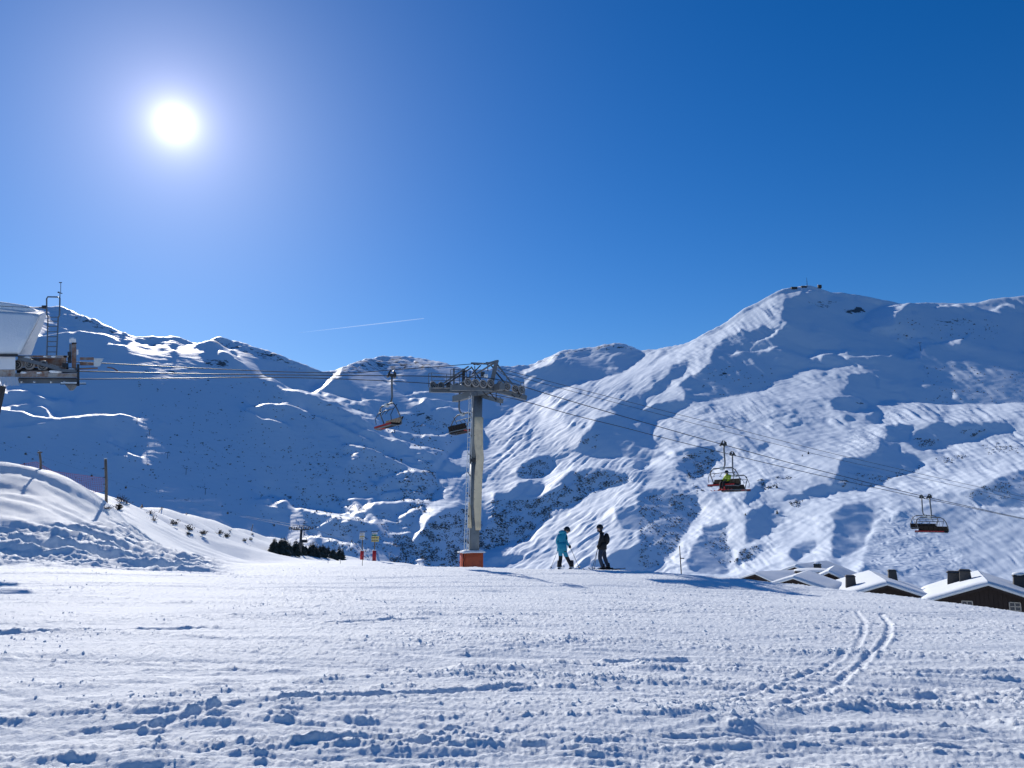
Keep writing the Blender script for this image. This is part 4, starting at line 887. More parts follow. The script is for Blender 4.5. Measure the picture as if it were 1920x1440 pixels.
    fr = MB(); fr.bar(at(1010, 275, 1.6), at(1008, 440, 1.6), 0.17, 0.17); fr.build('gantry_post', MAT['dark_steel'], t)
    for a, b, w in (((1090, 218, 1.4), (1245, 225, -.6), .10), ((1245, 225, -.6), (1352, 196, -1.9), .11), ((1060, 250, 1.3), (740, 468, 1.9), .075), ((1090, 262, 1.0), (775, 468, 1.7), .06),
                    ((1320, 215, -1.8), (960, 430, .6), .07), ((1345, 230, -1.9), (1500, 432, -2.3), .075), ((1325, 300, -1.9), (1425, 420, -2.3), .06), ((1250, 225, -.6), (1252, 300, -.6), .045), ((1280, 235, -1.2), (1330, 300, -1.7), .05),
                    ((1085, 255, 1.0), (1180, 385, -.6), .055), ((1120, 250, .6), (1130, 400, -.3), .05), ((1180, 240, .2), (1090, 330, .8), .05), ((1075, 300, .9), (1068, 400, .9), .06), ((1100, 320, .8), (1170, 320, .2), .04)):
        MB().bar(at(*a), at(*b), w).build('gantry_strut', MAT['dark_steel'] if w < .07 else MAT['galv'], t)
    for k in range(7):
        q = at(1120 + k * 32, 228 - k * 3 + (k % 2) * 6, 1.1 - k * 0.4); MB().lump(q, 0.10, k, 1, (1.3, 1, .6)).build('bracket', MAT['dark_steel'], t)
    MB().box(at(1200, 330, .4), (0.24, 0.2, 0.28)).build('switch_box', MAT['galv'], t)
    for k in range(4): MB().box(at(1184 + k * 11, 332, .28), (0.022, 0.02, 0.25)).build('box_rib', MAT['dark_steel'], t)
    MB().lump(at(1232, 345, .2), 0.13, 4, 2, (1, .8, 1.1), .12).build('snow_cap', MAT['snow'], t, smooth=True)
    MB().lump(at(730, 440, 1.9), 0.17, 7, 1, (1.8, 1, .8)).build('coil', MAT['dark_steel'], t)
    # catwalk railings
    rail = lambda a, b, w=.032: MB().bar(a, b, w).build('railing', MAT['galv'], t)
    post = lambda a, b, w=.035: MB().bar(a, b, w).build('railing_post', MAT['galv'], t)
    def rl(pts, dY):
        for a, b in zip(pts, pts[1:]): rail(at(*a, dY), at(*b, dY))
    rl([(660, 322), (690, 316), (840, 327), (1010, 335)], 2.4); rl([(690, 395), (840, 392), (980, 396)], 2.4); rl([(690, 356), (960, 366)], 2.4)
    for x, y0 in ((660, 322), (690, 316), (840, 327), (968, 330)): post(at(x, y0, 2.4), at(x, 462, 2.4))
    MB().bar(at(912, 272, 1.5), at(912, 432, 1.5), 0.10, 0.10).build('railing_post', MAT['galv'], t)
    rl([(880, 282), (912, 280), (1040, 294), (1040, 300)], 1.4); rl([(880, 345), (1040, 350)], 1.4)
    for x in (880, 1040): post(at(x, 283, 1.4), at(x, 440, 1.4))
    rl([(1345, 290), (1440, 355), (1580, 410), (1612, 408)], -2.5); rl([(1345, 395), (1440, 410), (1580, 455)], -2.5)
    for x, y0, y1 in ((1440, 355, 470), (1580, 410, 540), (1612, 408, 560), (1620, 470, 565)): post(at(x, y0, -2.5), at(x, y1, -2.5))
    # hanging work platform struts under the arm
    for a, b in (((1250, 485), (1335, 590)), ((1335, 500), (1335, 595)), ((1375, 560), (1378, 640)), ((1200, 500), (1260, 560)), ((1545, 480), (1580, 545)), ((1490, 530), (1520, 560)), ((1560, 560), (1590, 530))):
        MB().bar(at(*a, -1.5), at(*b, -1.5), 0.05).build('hanger_strut', MAT['dark_steel'], t)
    ws = MB()
    for k in range(5): ws.bar(on_line(812 + k * 20, 727.5, FAR_OFF - .75), on_line(812 + k * 20 + 17, 727.5, FAR_OFF - .75), 0.45, 0.03)
    ws.build('catwalk', MAT['galv'], t)
    return t
build_pylon()

# ------------------------------------------------------------------ ropes
def rope(pts, off, name, label, r, grp=None):
    q = [on_line(a, b, off) for a, b in pts]
    m = MB(); dense = []
    for i in range(len(q) - 1):
        p0, p1, p2, p3 = q[max(i - 1, 0)], q[i], q[i + 1], q[min(i + 2, len(q) - 1)]
        for k in range(6):
            s = k / 6; dense.append(0.5 * ((2 * p1) + (p2 - p0) * s + (2 * p0 - 5 * p1 + 4 * p2 - p3) * s * s + (3 * p1 - p0 - 3 * p2 + p3) * s ** 3))
    dense.append(q[-1])
    o = m.tube(dense, r, 6).build(name, MAT['rope'], None, smooth=True); return tag(o, label, 'cable', grp)
NR = [(40, 694), (148, 696), (350, 700.5), (500, 702.5), (640, 704), (735, 704.5), (805, 705.5), (870, 707.2), (920, 709.5), (960, 718), (984, 725.5), (1035, 741.5), (1145, 774), (1260, 807), (1357, 834), (1450, 859.5), (1560, 888), (1723, 928.5), (1832, 953), (1920, 972), (2150, 1018)]
FR = [(40, 713), (148, 711), (350, 709), (500, 707.5), (650, 711), (805, 719), (860, 726), (905, 736), (979, 751.5), (1074, 778), (1159, 799), (1260, 825), (1373, 853), (1470, 876), (1560, 896.5), (1723, 932.5), (1832, 955), (1920, 973.5), (2150, 1020)]
rope(NR, NEAR_OFF, 'haul_rope', 'dark haul rope running over the near row of pylon wheels', 0.022)
rope(FR, FAR_OFF, 'haul_rope', 'dark haul rope passing behind and below the pylon head', 0.022)
rope([(905, 681), (945, 693), (1048, 720), (1130, 741), (1230, 766.5), (1363, 800), (1460, 825), (1560, 850), (1721, 887.5), (1920, 932), (2150, 985)], NEAR_OFF + .8, 'signal_cable', 'thin cable right of the pylon, topmost of the four lines', 0.014)
rope([(930, 692), (956, 702), (1055, 729), (1230, 775), (1324, 800), (1440, 829), (1560, 859), (1721, 895), (1920, 939), (2150, 990)], FAR_OFF - .5, 'signal_cable', 'thin cable right of the pylon, second line from the top', 0.014)
rope([(60, 675), (192, 681), (430, 693), (560, 698), (660, 699), (735, 693.5), (800, 689), (890, 682)], 0.0, 'signal_cable', 'sagging cable from the lift station up to the pylon gantry', 0.02)

# ------------------------------------------------------------------ chairs
def make_chair(label, grp):
    """local: +X the way the chair travels, Y across, origin where the grip holds the rope"""
    t = thing('lift_chair', label, 'lift chair', (0, 0, 0), grp)
    L = dict(parent=t, local=True)
    g = MB(); g.box((0, 0, 0.02), (0.44, 0.16, 0.14)); g.box((-.16, 0, .10), (.12, .14, .18)); g.box((.17, 0, .08), (.10, .14, .14)); g.build('grip', MAT['dark_steel'], **L)
    for x in (-0.20, 0.20): MB().disc((x, -0.12, -0.04), (0, 1, 0), 0.075, 0.05, 12).build('grip_roller', MAT['hub'], **L)
    for x in (-0.19, 0.19): MB().tube([(x, 0, 0.0), (x * 0.8, 0, .20), (x * .3, 0, .28)], 0.045, 6).build('grip_jaw', MAT['dark_steel'], **L)
    pts = [(0, 0, -.02), (0.0, 0, -.35), (-.02, 0, -.8), (-.04, 0, -1.15), (-.01, 0, -1.38), (.08, 0, -1.54), (.22, 0, -1.62)]
    MB().tube(pts, [.06, .058, .055, .055, .055, .055, .055], 8).build('hanger', MAT['galv'], smooth=True, **L)
    MB().box((.24, 0, -1.64), (.20, .28, .20)).build('suspension_plate', MAT['tin'], **L)
    MB().tube([(.24, -.85, -1.62), (.24, .85, -1.62)], 0.045, 6).build('cross_tube', MAT['galv'], **L)
    for s in (-1, 1):
        p = [(.24, .55 * s, -1.64), (.24, .95 * s, -1.66), (.22, 1.18 * s, -1.80), (.12, 1.28 * s, -2.05), (-.02, 1.29 * s, -2.35), (-.12, 1.28 * s, -2.62), (-.10, 1.27 * s, -2.78), (.08, 1.27 * s, -2.86), (.42, 1.27 * s, -2.84)]
        MB().tube(p, 0.036, 6).build('side_frame', MAT['galv'], smooth=True, **L)
        MB().tube([(.10, 1.12 * s, -1.72), (.32, 1.18 * s, -2.0), (.46, 1.18 * s, -2.3), (.40, 1.18 * s, -2.6)], 0.02, 5).build('bar_arm', MAT['dark_steel'], smooth=True, **L)
    # seat row: six pads, six back pads
    for k in range(6):
        y = -1.04 + k * 0.416
        c = MB(); c.hexa([Vector(q) for q in ((-.08, y - .19, -2.82), (.46, y - .19, -2.79), (.46, y + .19, -2.79), (-.08, y + .19, -2.82), (-.08, y - .19, -2.72), (.46, y - .19, -2.70), (.46, y + .19, -2.70), (-.08, y + .19, -2.72))])
        c.build('seat_pad', MAT['redseat'] if k == 0 else MAT['black'], **L)
        c = MB(); c.hexa([Vector(q) for q in ((-.12, y - .19, -2.70), (-.05, y - .19, -2.70), (-.05, y + .19, -2.70), (-.12, y + .19, -2.70), (-.25, y - .19, -2.36), (-.18, y - .19, -2.36), (-.18, y + .19, -2.36), (-.25, y + .19, -2.36))])
        c.build('back_pad', MAT['black'], **L)
    MB().bar((-.14, -1.28, -2.72), (-.14, 1.28, -2.72), 0.05).build('back_tube', MAT['galv'], **L)
    MB().bar((.44, -1.28, -2.84), (.44, 1.28, -2.84), 0.05).build('front_tube', MAT['galv'], **L); MB().bar((.475, -1.26, -2.76), (.475, 1.26, -2.76), 0.03, 0.09).build('seat_edge', MAT['redseat'], **L)
    # raised restraint bar with foot rests
    MB().tube([(.30, -1.15, -1.98), (.34, 0, -1.95), (.30, 1.15, -1.98)], 0.025, 6).build('restraint_bar', MAT['galv'], **L)
    for y in (-.6, .05, .65): MB().tube([(.32, y, -1.96), (.50, y, -2.14), (.52, y + .12, -2.2), (.52, y - .12, -2.2)], 0.018, 5).build('foot_rest', MAT['dark_steel'], **L)
    return t
chair0 = make_chair('chairlift chair with red and black pads between station and pylon', 'chairs of the chairlift')
def put_chair(px, py, off, fwd, label, first=False):
    c = chair0 if first else copy_tree(chair0)
    c.location = on_line(px, py, off); c.scale = (0.93, 0.93, 0.93); d = LD * fwd
    c.rotation_euler = (0, 0, math.atan2(d.y, d.x)); c['label'] = label
    return c
put_chair(735, 704.5, NEAR_OFF, -1, 'empty red chairlift chair hanging between the lift station and the pylon', True)
put_chair(862, 729, FAR_OFF, 1, 'empty chairlift chair half hidden behind the pylon tube')
chair_p = put_chair(1357, 834, NEAR_OFF, -1, 'chairlift chair carrying a rider in a lime jacket')
put_chair(1373, 853, FAR_OFF, 1, 'empty chairlift chair just below and right of the ridden one')
put_chair(1743, 933, NEAR_OFF, -1, 'nearer of the two overlapping empty chairs above the chalets')
put_chair(1728, 933.5, FAR_OFF, 1, 'farther of the two overlapping empty chairs above the chalets')

# ------------------------------------------------------------------ lift station at the left edge
def build_station():
    YS = 31.0
    def at(zx, zy, dY=0.0): return P(zx / 5.142, 500 + zy / 5.142, YS + dY)
    base = on_ground(-20, YS)
    t = thing('lift_station', 'snow covered lift station with rusty machinery and roof ladder', 'lift station', base)
    # hood: a curved canopy seen end on
    back = [(-900, 368), (0, 398), (250, 425), (390, 434), (432, 442), (446, 466), (424, 540), (372, 660), (302, 850), (-900, 846)]
    front = [(-900, 378), (0, 410), (230, 440), (340, 452), (378, 460), (384, 476), (352, 556), (290, 670), (188, 846), (-900, 846)]
    bk, ft = [at(x, y, 1.5) for x, y in back], [at(x, y, 0.55) for x, y in front]; n = len(bk)
    MB().add(bk + ft, [tuple(range(n)), tuple(range(2 * n - 1, n - 1, -1))] + [(i, (i + 1) % n, n + (i + 1) % n, n + i) for i in range(n)]).build('roof_hood', MAT['white'], t)
    # front panel of the hood, set forward and coated with rime
    vs, fs = [], []; nx, ny = 24, 14; rn = random.Random(3)
    for i in range(nx + 1):
        for j in range(ny + 1):
            fx, fy = i / nx, j / ny
            xr = (372 + (180 - 372) * fy ** 1.15); x = -900 + (xr + 900) * fx; ytop = 372 + (x + 900) * 0.0545 + (12 if x > 330 else 0); y = ytop + 12 + (828 - ytop) * fy
            vs.append(at(x, y, 0.5 - 0.75 * math.sin(fy * math.pi * 0.5) + rn.uniform(-.012, .012)))
    for i in range(nx):
        for j in range(ny): k = i * (ny + 1) + j; fs.append((k, k + ny + 1, k + ny + 2, k + 1))
    o = MB().add(vs, fs).build('rimed_front', MAT['snow'], t, smooth=True); o.modifiers.new('thick', 'SOLIDIFY').thickness = 0.06
    sp = [at(a, b, 1.6) for a, b in ((-900, 366), (-300, 372), (0, 388), (130, 402), (260, 418), (340, 432))]
    MB().tube(sp, [.3, .27, .24, .22, .19, .06], 9).build('snow_lip', MAT['snow'], t, smooth=True)
    MB().hexa([at(-900, 842, -.35), at(172, 842, -.35), at(172, 842, 3), at(-900, 842, 3), at(-900, 868, -.35), at(172, 868, -.35), at(172, 868, 3), at(-900, 868, 3)]).build('gutter', MAT['dark_steel'], t)
    MB().hexa([at(-900, 990, -.25), at(148, 990, -.25), at(148, 990, 2.5), at(-900, 990, 2.5), at(-900, 870, -.25), at(148, 870, -.25), at(148, 870, 2.5), at(-900, 870, 2.5)]).build('wall_panel', MAT['white'], t)
    MB().hexa([at(-900, 1062, -.15), at(150, 1062, -.15), at(150, 1062, 2.4), at(-900, 1062, 2.4), at(-900, 992, -.15), at(150, 992, -.15), at(150, 992, 2.4), at(-900, 992, 2.4)]).build('wall_panel', MAT['worn'], t)
    for k in range(-6, 6):
        x0, x1 = k * 30, k * 30 + 27
        MB().hexa([at(x0 + 14, 1148, -.55), at(x1 + 14, 1148, -.55), at(x1 + 14, 1148, -.47), at(x0 + 14, 1148, -.47), at(x0 - 10, 1064, -.2), at(x1 - 10, 1064, -.2), at(x1 - 10, 1064, -.12), at(x0 - 10, 1064, -.12)]).build('skirt_slat', MAT['white'], t)
    leg = MB(); a = at(22, 1150, .4); leg.bar(a, Vector((a.x - .55, a.y, ground_z(a.x - .5, a.y) - .3)), .16, .22); leg.build('support_leg', MAT['dark_steel'], t)
    leg = MB(); a = at(-420, 1150, 1.4); leg.bar(a, Vector((a.x, a.y, ground_z(a.x, a.y) - .3)), .5, .5); leg.build('support_leg', MAT['worn'], t)
    def slab(x0, y0, x1, y1, d0, d1, mat, name):
        MB().hexa([at(x0, y1, d0), at(x1, y1, d0), at(x1, y1, d1), at(x0, y1, d1), at(x0, y0, d0), at(x1, y0, d0), at(x1, y0, d1), at(x0, y0, d1)]).build(name, MAT[mat], t)
    slab(170, 856, 660, 874, 0, .2, 'worn', 'top_beam'); slab(175, 876, 640, 968, .9, 1.0, 'worn', 'back_plate'); slab(392, 884, 600, 962, .55, .62, 'rust', 'rusty_cover')
    slab(250, 876, 380, 930, .6, .68, 'galv', 'inner_cover'); slab(150, 1028, 745, 1068, 0, .25, 'worn', 'lower_beam'); slab(165, 1078, 745, 1126, .1, .4, 'galv', 'bottom_beam'); slab(180, 1070, 740, 1080, -.03, .1, 'dark_steel', 'beam_flange')
    slab(160, 972, 740, 1026, .5, .6, 'dark_steel', 'guide_channel'); slab(592, 872, 640, 1010, .3, .6, 'worn', 'bracket_plate')
    slab(742, 940, 766, 1150, -.05, .2, 'dark_steel', 'end_post'); slab(692, 738, 736, 1000, .1, .3, 'rust', 'rusty_column'); slab(690, 732, 740, 744, .08, .32, 'black', 'column_band'); slab(668, 694, 734, 732, .1, .36, 'white', 'column_cap'); slab(680, 684, 712, 696, .15, .3, 'snow', 'snow_cap')
    slab(652, 820, 690, 930, .1, .4, 'dark_steel', 'drive_motor'); slab(668, 744, 690, 822, .1, .35, 'galv', 'drive_motor'); slab(612, 858, 646, 880, .0, .25, 'rust', 'terminal_box'); slab(738, 800, 756, 850, .1, .3, 'white', 'sensor'); slab(600, 930, 660, 975, .1, .5, 'dark_steel', 'gear_case')
    MB().bar(at(180, 884, -.1), at(400, 938, -.1), .10, .14).build('guide_rail', MAT['galv'], t); MB().bar(at(398, 937, -.1), at(600, 1000, -.1), .09, .12).build('guide_rail', MAT['galv'], t); MB().bar(at(598, 1000, -.1), at(735, 1008, -.1), .09, .12).build('guide_rail', MAT['galv'], t)
    MB().bar(at(205, 1020, .05), at(470, 1018, .05), .06, .1).build('guide_rail', MAT['worn'], t); MB().bar(at(470, 940, .1), at(620, 985, .1), .05, .08).build('guide_rail', MAT['worn'], t)
    for zx, zy in ((172, 948), (288, 944), (414, 955)):
        c = at(zx, zy, .1); w = MB().ring(c, (0, 1, 0), .185, .045, 20, 6).build('launch_tyre', MAT['hub'], t, smooth=True)
        MB().disc(c, (0, 1, 0), .17, .06, 18).build('rim', MAT['dark_steel'], w); MB().ring(c + Vector((0, -.04, 0)), (0, 1, 0), .10, .022, 16, 5).build('rim_ring', MAT['hub'], w); MB().disc(c + Vector((0, -.05, 0)), (0, 1, 0), .045, .06, 10).build('hub', MAT['galv'], w)
    slab(770, 874, 905, 900, .1, .2, 'rust', 'trumpet_plate'); slab(770, 925, 903, 952, .1, .2, 'rust', 'trumpet_plate')
    MB().hexa([at(905, 962, .1), at(960, 962, .1), at(960, 962, .16), at(905, 962, .16), at(905, 884, .1), at(1000, 884, .1), at(1000, 884, .16), at(905, 884, .16)]).build('trumpet_end', MAT['tin'], t)
    MB().tube([at(770, 985, .1), at(940, 978, .1)], .03, 6).build('trumpet_rod', MAT['rust'], t); MB().tube([at(1035, 970, .1), at(1090, 980, .1), at(1135, 1005, .1)], .025, 6).build('trumpet_rod', MAT['rust'], t)
    slab(580, 1128, 832, 1136, -.35, .5, 'dark_steel', 'end_platform'); slab(585, 1114, 740, 1128, -.3, .4, 'snow', 'snow_cap'); slab(770, 1118, 826, 1128, -.3, .4, 'snow', 'snow_cap')
    MB().tube([at(690, 1136, .1), at(690, 1192, .1)], [.24, .07], 10).build('counter_cone', MAT['galv'], t)
    for k, x in enumerate((205, 330, 490, 620)): MB().lump(at(x, 1112, -.05), .045, k, 1).build('lamp', MAT['tin'], t)
    for k, (x, y, r) in enumerate(((265, 878, .10), (520, 868, .08), (230, 1024, .09), (520, 1012, .12), (560, 1016, .10), (440, 868, .07), (690, 992, .09), (380, 1026, .08))):
        MB().lump(at(x, y, .05), r, k, 2, (1.6, 1, .6), .12).build('snow_clump', MAT['snow'], t, smooth=True)
    # roof ladder with hoop
    for x0, x1 in ((452, 462), (545, 562)):
        MB().tube([at(x0, 856, .2), at(x1, 480, .2)], .028, 6).build('ladder_rail', MAT['galv'], t)
    for y in (487, 525, 575, 627, 675, 722, 770, 822):
        f = (856 - y) / 376; MB().tube([at(452 + 10 * f, y, .2), at(545 + 17 * f, y, .2)], .018, 6).build('ladder_rung', MAT['galv'], t)
    MB().tube([at(462, 482, .2), at(451, 460, .2), at(450, 310, .2), at(460, 291, .2), at(560, 293, .2), at(577, 305, .2), at(574, 470, .2), at(564, 486, .2)], .03, 7).build('ladder_hoop', MAT['galv'], t, smooth=True)
    MB().tube([at(578, 340, .25), at(578, 250, .25)], .02, 6).build('mast', MAT['galv'], t); MB().tube([at(585, 258, .25), at(586, 152, .25)], .014, 6).build('mast', MAT['galv'], t)
    MB().tube([at(570, 153, .25), at(596, 153, .25)], .02, 6).build('wind_gauge', MAT['dark_steel'], t); MB().tube([at(556, 248, .25), at(600, 258, .25)], .018, 6).build('wind_vane', MAT['dark_steel'], t); MB().lump(at(566, 248, .25), .04, 3, 1).build('wind_vane_tail', MAT['dark_steel'], t)
    MB().tube([at(452, 392, .2), at(380, 396, .2)], .035, 7).build('lamp_arm', MAT['galv'], t); MB().box(at(428, 390, .2), (.16, .12, .12)).build('floodlight', MAT['dark_steel'], t)
    MB().tube([at(-300, 378, .3), at(0, 380, .3), at(378, 398, .2)], .012, 5).build('safety_wire', MAT['rope'], t)
    return t
build_station()

# ------------------------------------------------------------------ people
def skin_body(name, J, E, region, mats, parent, local):
    names = list(J); idx = {n: i for i, n in enumerate(names)}
    off = Vector((0, 0, 0)) if local else parent.location
    me = bpy.data.meshes.new(name + '_rig'); me.from_pydata([tuple(J[n][0] - off) for n in names], [(idx[a], idx[b]) for a, b in E], [])
    o = bpy.data.objects.new(name + '_rig', me); COL.objects.link(o)
    o.modifiers.new('skin', 'SKIN').use_smooth_shade = True
    for n, d in zip(names, me.skin_vertices[0].data):
        r = J[n][1]; d.radius = (r, r) if not isinstance(r, tuple) else r; d.use_root = (n == 'pelvis')
    o.modifiers.new('sub', 'SUBSURF').levels = 2; o.modifiers['sub'].render_levels = 2
    dg = bpy.context.evaluated_depsgraph_get(); m2 = bpy.data.meshes.new_from_object(o.evaluated_get(dg)); bpy.data.objects.remove(o)
    m2.name = name; m2.materials.clear()
    for m in mats: m2.materials.append(m)
    for p in m2.polygons: p.material_index = region(p.center + off); p.use_smooth = True
    ob = bpy.data.objects.new(name, m2); COL.objects.link(ob); ob.parent = parent; return ob
ARMS = [('pelvis', 'waist'), ('waist', 'chest'), ('chest', 'neck'), ('neck', 'head'), ('chest', 'sl'), ('sl', 'el'), ('el', 'wl'), ('chest', 'sr'), ('sr', 'er'), ('er', 'wr'),
        ('pelvis', 'hl'), ('hl', 'kl'), ('kl', 'al'), ('pelvis', 'hr'), ('hr', 'kr'), ('kr', 'ar')]
def glove(c, axis, fwd, parent, local, mat='blackcloth', name='glove'):
    """a mitt of palm, four bent fingers and a thumb closed round a shaft along axis"""
    c, a, f = Vector(c), Vector(axis).normalized(), Vector(fwd); f = (f - a * f.dot(a)).normalized(); s = a.cross(f)
    m = MB(); m.lump(c - f * 0.045, 0.052, 3, 2, (1, 1, 1), .05)
    for k in range(4):
        o = a * (0.036 - 0.024 * k); L = (.9, 1.0, .95, .8)[k]
        m.tube([c + o - f * .03 + s * .035, c + o + f * .015 * L + s * .042, c + o + f * .040 * L + s * .010, c + o + f * .028 * L - s * .022], [.016, .0155, .0145, .011], 6)
    m.tube([c + a * .03 - f * .03 - s * .03, c + a * .04 - s * .042, c + a * .03 + f * .03 - s * .03], [.018, .017, .012], 6)
    return m.build(name, MAT[mat], parent, smooth=True, local=local)
def head(c, look, parent, local, beard=None):
    """face, helmet and goggles; look is where the nose points"""
    c = Vector(c); f = Vector(look).normalized(); s = f.cross(Vector((0, 0, 1))).normalized(); u = s.cross(f)
    Mx = Matrix((s, f, u)).transposed()
    def ell(center, rx, ry, rz, n, m_, cut=None):
        vs, fs = [], []
        for i in range(m_ + 1):
            th = math.pi * i / m_
            for k in range(n): q = 2 * math.pi * k / n; vs.append(c + Mx @ (Vector(center) + Vector((rx * math.sin(th) * math.cos(q), ry * math.sin(th) * math.sin(q), rz * math.cos(th)))))
        for i in range(m_):
            for k in range(n):
                a, b = i * n + k, i * n + (k + 1) % n
                if cut is None or cut((i + .5) / m_, (k + .5) / n): fs.append((a, b, b + n, a + n))
        return vs, fs
    h = MB(); h.add(*ell((0, 0, 0), .078, .098, .118, 16, 12)); h.lump(c + f * .105 - u * .015, .016, 1, 1, (1, 1, 1.4), .05); h.add(*ell((0, .085, -.055), .028, .012, .008, 8, 4))
    for k in (-1, 1): h.lump(c + s * .08 * k - u * .005, .022, 2, 1, (.6, 1, 1.3), .05)
    hd_ = h.build('head', MAT['skin'] if not beard else MAT[beard], parent, smooth=True, local=local)
    hm = MB(); hm.add(*ell((0, -.012, .022), .118, .138, .132, 20, 14, lambda v, q: v < .52 or (v < .72 and not (.06 < q < .44))))
    ho = hm.build('helmet', MAT['helmet'], parent, smooth=True, local=local); sm = ho.modifiers.new('thick', 'SOLIDIFY'); sm.thickness = .012
    g = MB(); g.add(*ell((0, .035, .018), .098, .088, .046, 16, 8, lambda v, q: .05 < q < .45)); go = g.build('goggles', MAT['goggle'], parent, smooth=True, local=local); go.modifiers.new('thick', 'SOLIDIFY').thickness = .01
    st = MB(); st.ring(c + u * .018 - f * .012, u, .128, .012, 20, 5); st.build('goggle_strap', MAT['blackcloth'], parent, smooth=True, local=local)
def boot(ank, toe_dir, parent, local, mat='boot'):
    a = Vector(ank); d = Vector(toe_dir).normalized(); w = d.cross(Vector((0, 0, 1))).normalized()
    m = MB(); m.tube([a + Vector((0, 0, .13)), a + Vector((0, 0, .02)) - d * .01, a + Vector((0, 0, -.05)) - d * .02], [.066, .068, .062], 10)
    m.hexa([a + p for p in (-d * .10 - w * .05 + Vector((0, 0, -.09)), d * .20 - w * .045 + Vector((0, 0, -.09)), d * .20 + w * .045 + Vector((0, 0, -.09)), -d * .10 + w * .05 + Vector((0, 0, -.09)),
                            -d * .08 - w * .045 + Vector((0, 0, 0)), d * .17 - w * .035 + Vector((0, 0, -.035)), d * .17 + w * .035 + Vector((0, 0, -.035)), -d * .08 + w * .045 + Vector((0, 0, 0)))])
    b = m.build('boot', MAT[mat], parent, smooth=False, local=local)
    MB().box(a + d * .04 + Vector((0, 0, .0)), (.15, .15, .02)).build('buckle', MAT['dark_steel'], b, local=local)
def ski(ank, d, label, mat, front=.95, rear=.70, group=None):
    d = Vector((d[0], d[1], d[2] if len(d) > 2 else 0)).normalized(); w = d.cross(Vector((0, 0, 1))).normalized(); c = Vector(ank) + Vector((0, 0, -.105))
    t = thing('ski', label, 'ski', c, group); vs, fs = [], []
    prof = [(-rear, .040, .02), (-rear * .9, .05, .004), (-.3, .036, 0), (.1, .034, .0), (front * .7, .048, 0), (front * .88, .05, .012), (front * .97, .038, .05), (front, .012, .075)]
    for x, hw, z in prof:
        for q in ((-hw, z), (hw, z), (hw, z + .016), (-hw, z + .016)): vs.append(c + d * x + w * q[0] + Vector((0, 0, q[1])))
    for i in range(len(prof) - 1):
        for k in range(4): fs.append((i * 4 + k, i * 4 + (k + 1) % 4, i * 4 + 4 + (k + 1) % 4, i * 4 + 4 + k))
    fs += [(3, 2, 1, 0), tuple((len(prof) - 1) * 4 + k for k in range(4))]
    MB().add(vs, fs).build('blade', MAT[mat], t); 
    for x, l in ((.17, .10), (-.15, .13)): MB().bar(c + d * (x - l / 2) + Vector((0, 0, .035)), c + d * (x + l / 2) + Vector((0, 0, .035)), .06, .04).build('binding', MAT['black'], t)
    return t
def ski_pole(top, tip, label, mat='galv'):
    top, tip = Vector(top), Vector(tip); t = thing('ski_pole', label, 'ski pole', tip)
    d = (top - tip).normalized()
    MB().tube([tip, top - d * .12], .0085, 6).build('shaft', MAT[mat], t); MB().tube([top - d * .12, top + d * .03], .017, 8).build('grip', MAT['black'], t)
    MB().ring(tip + d * .07, d, .034, .008, 12, 5).build('basket', MAT['black'], t)
    MB().tube([top, top + Vector((.03, 0, -.08)), top + Vector((.01, 0, -.14)), top], .006, 5).build('strap', MAT['black'], t)

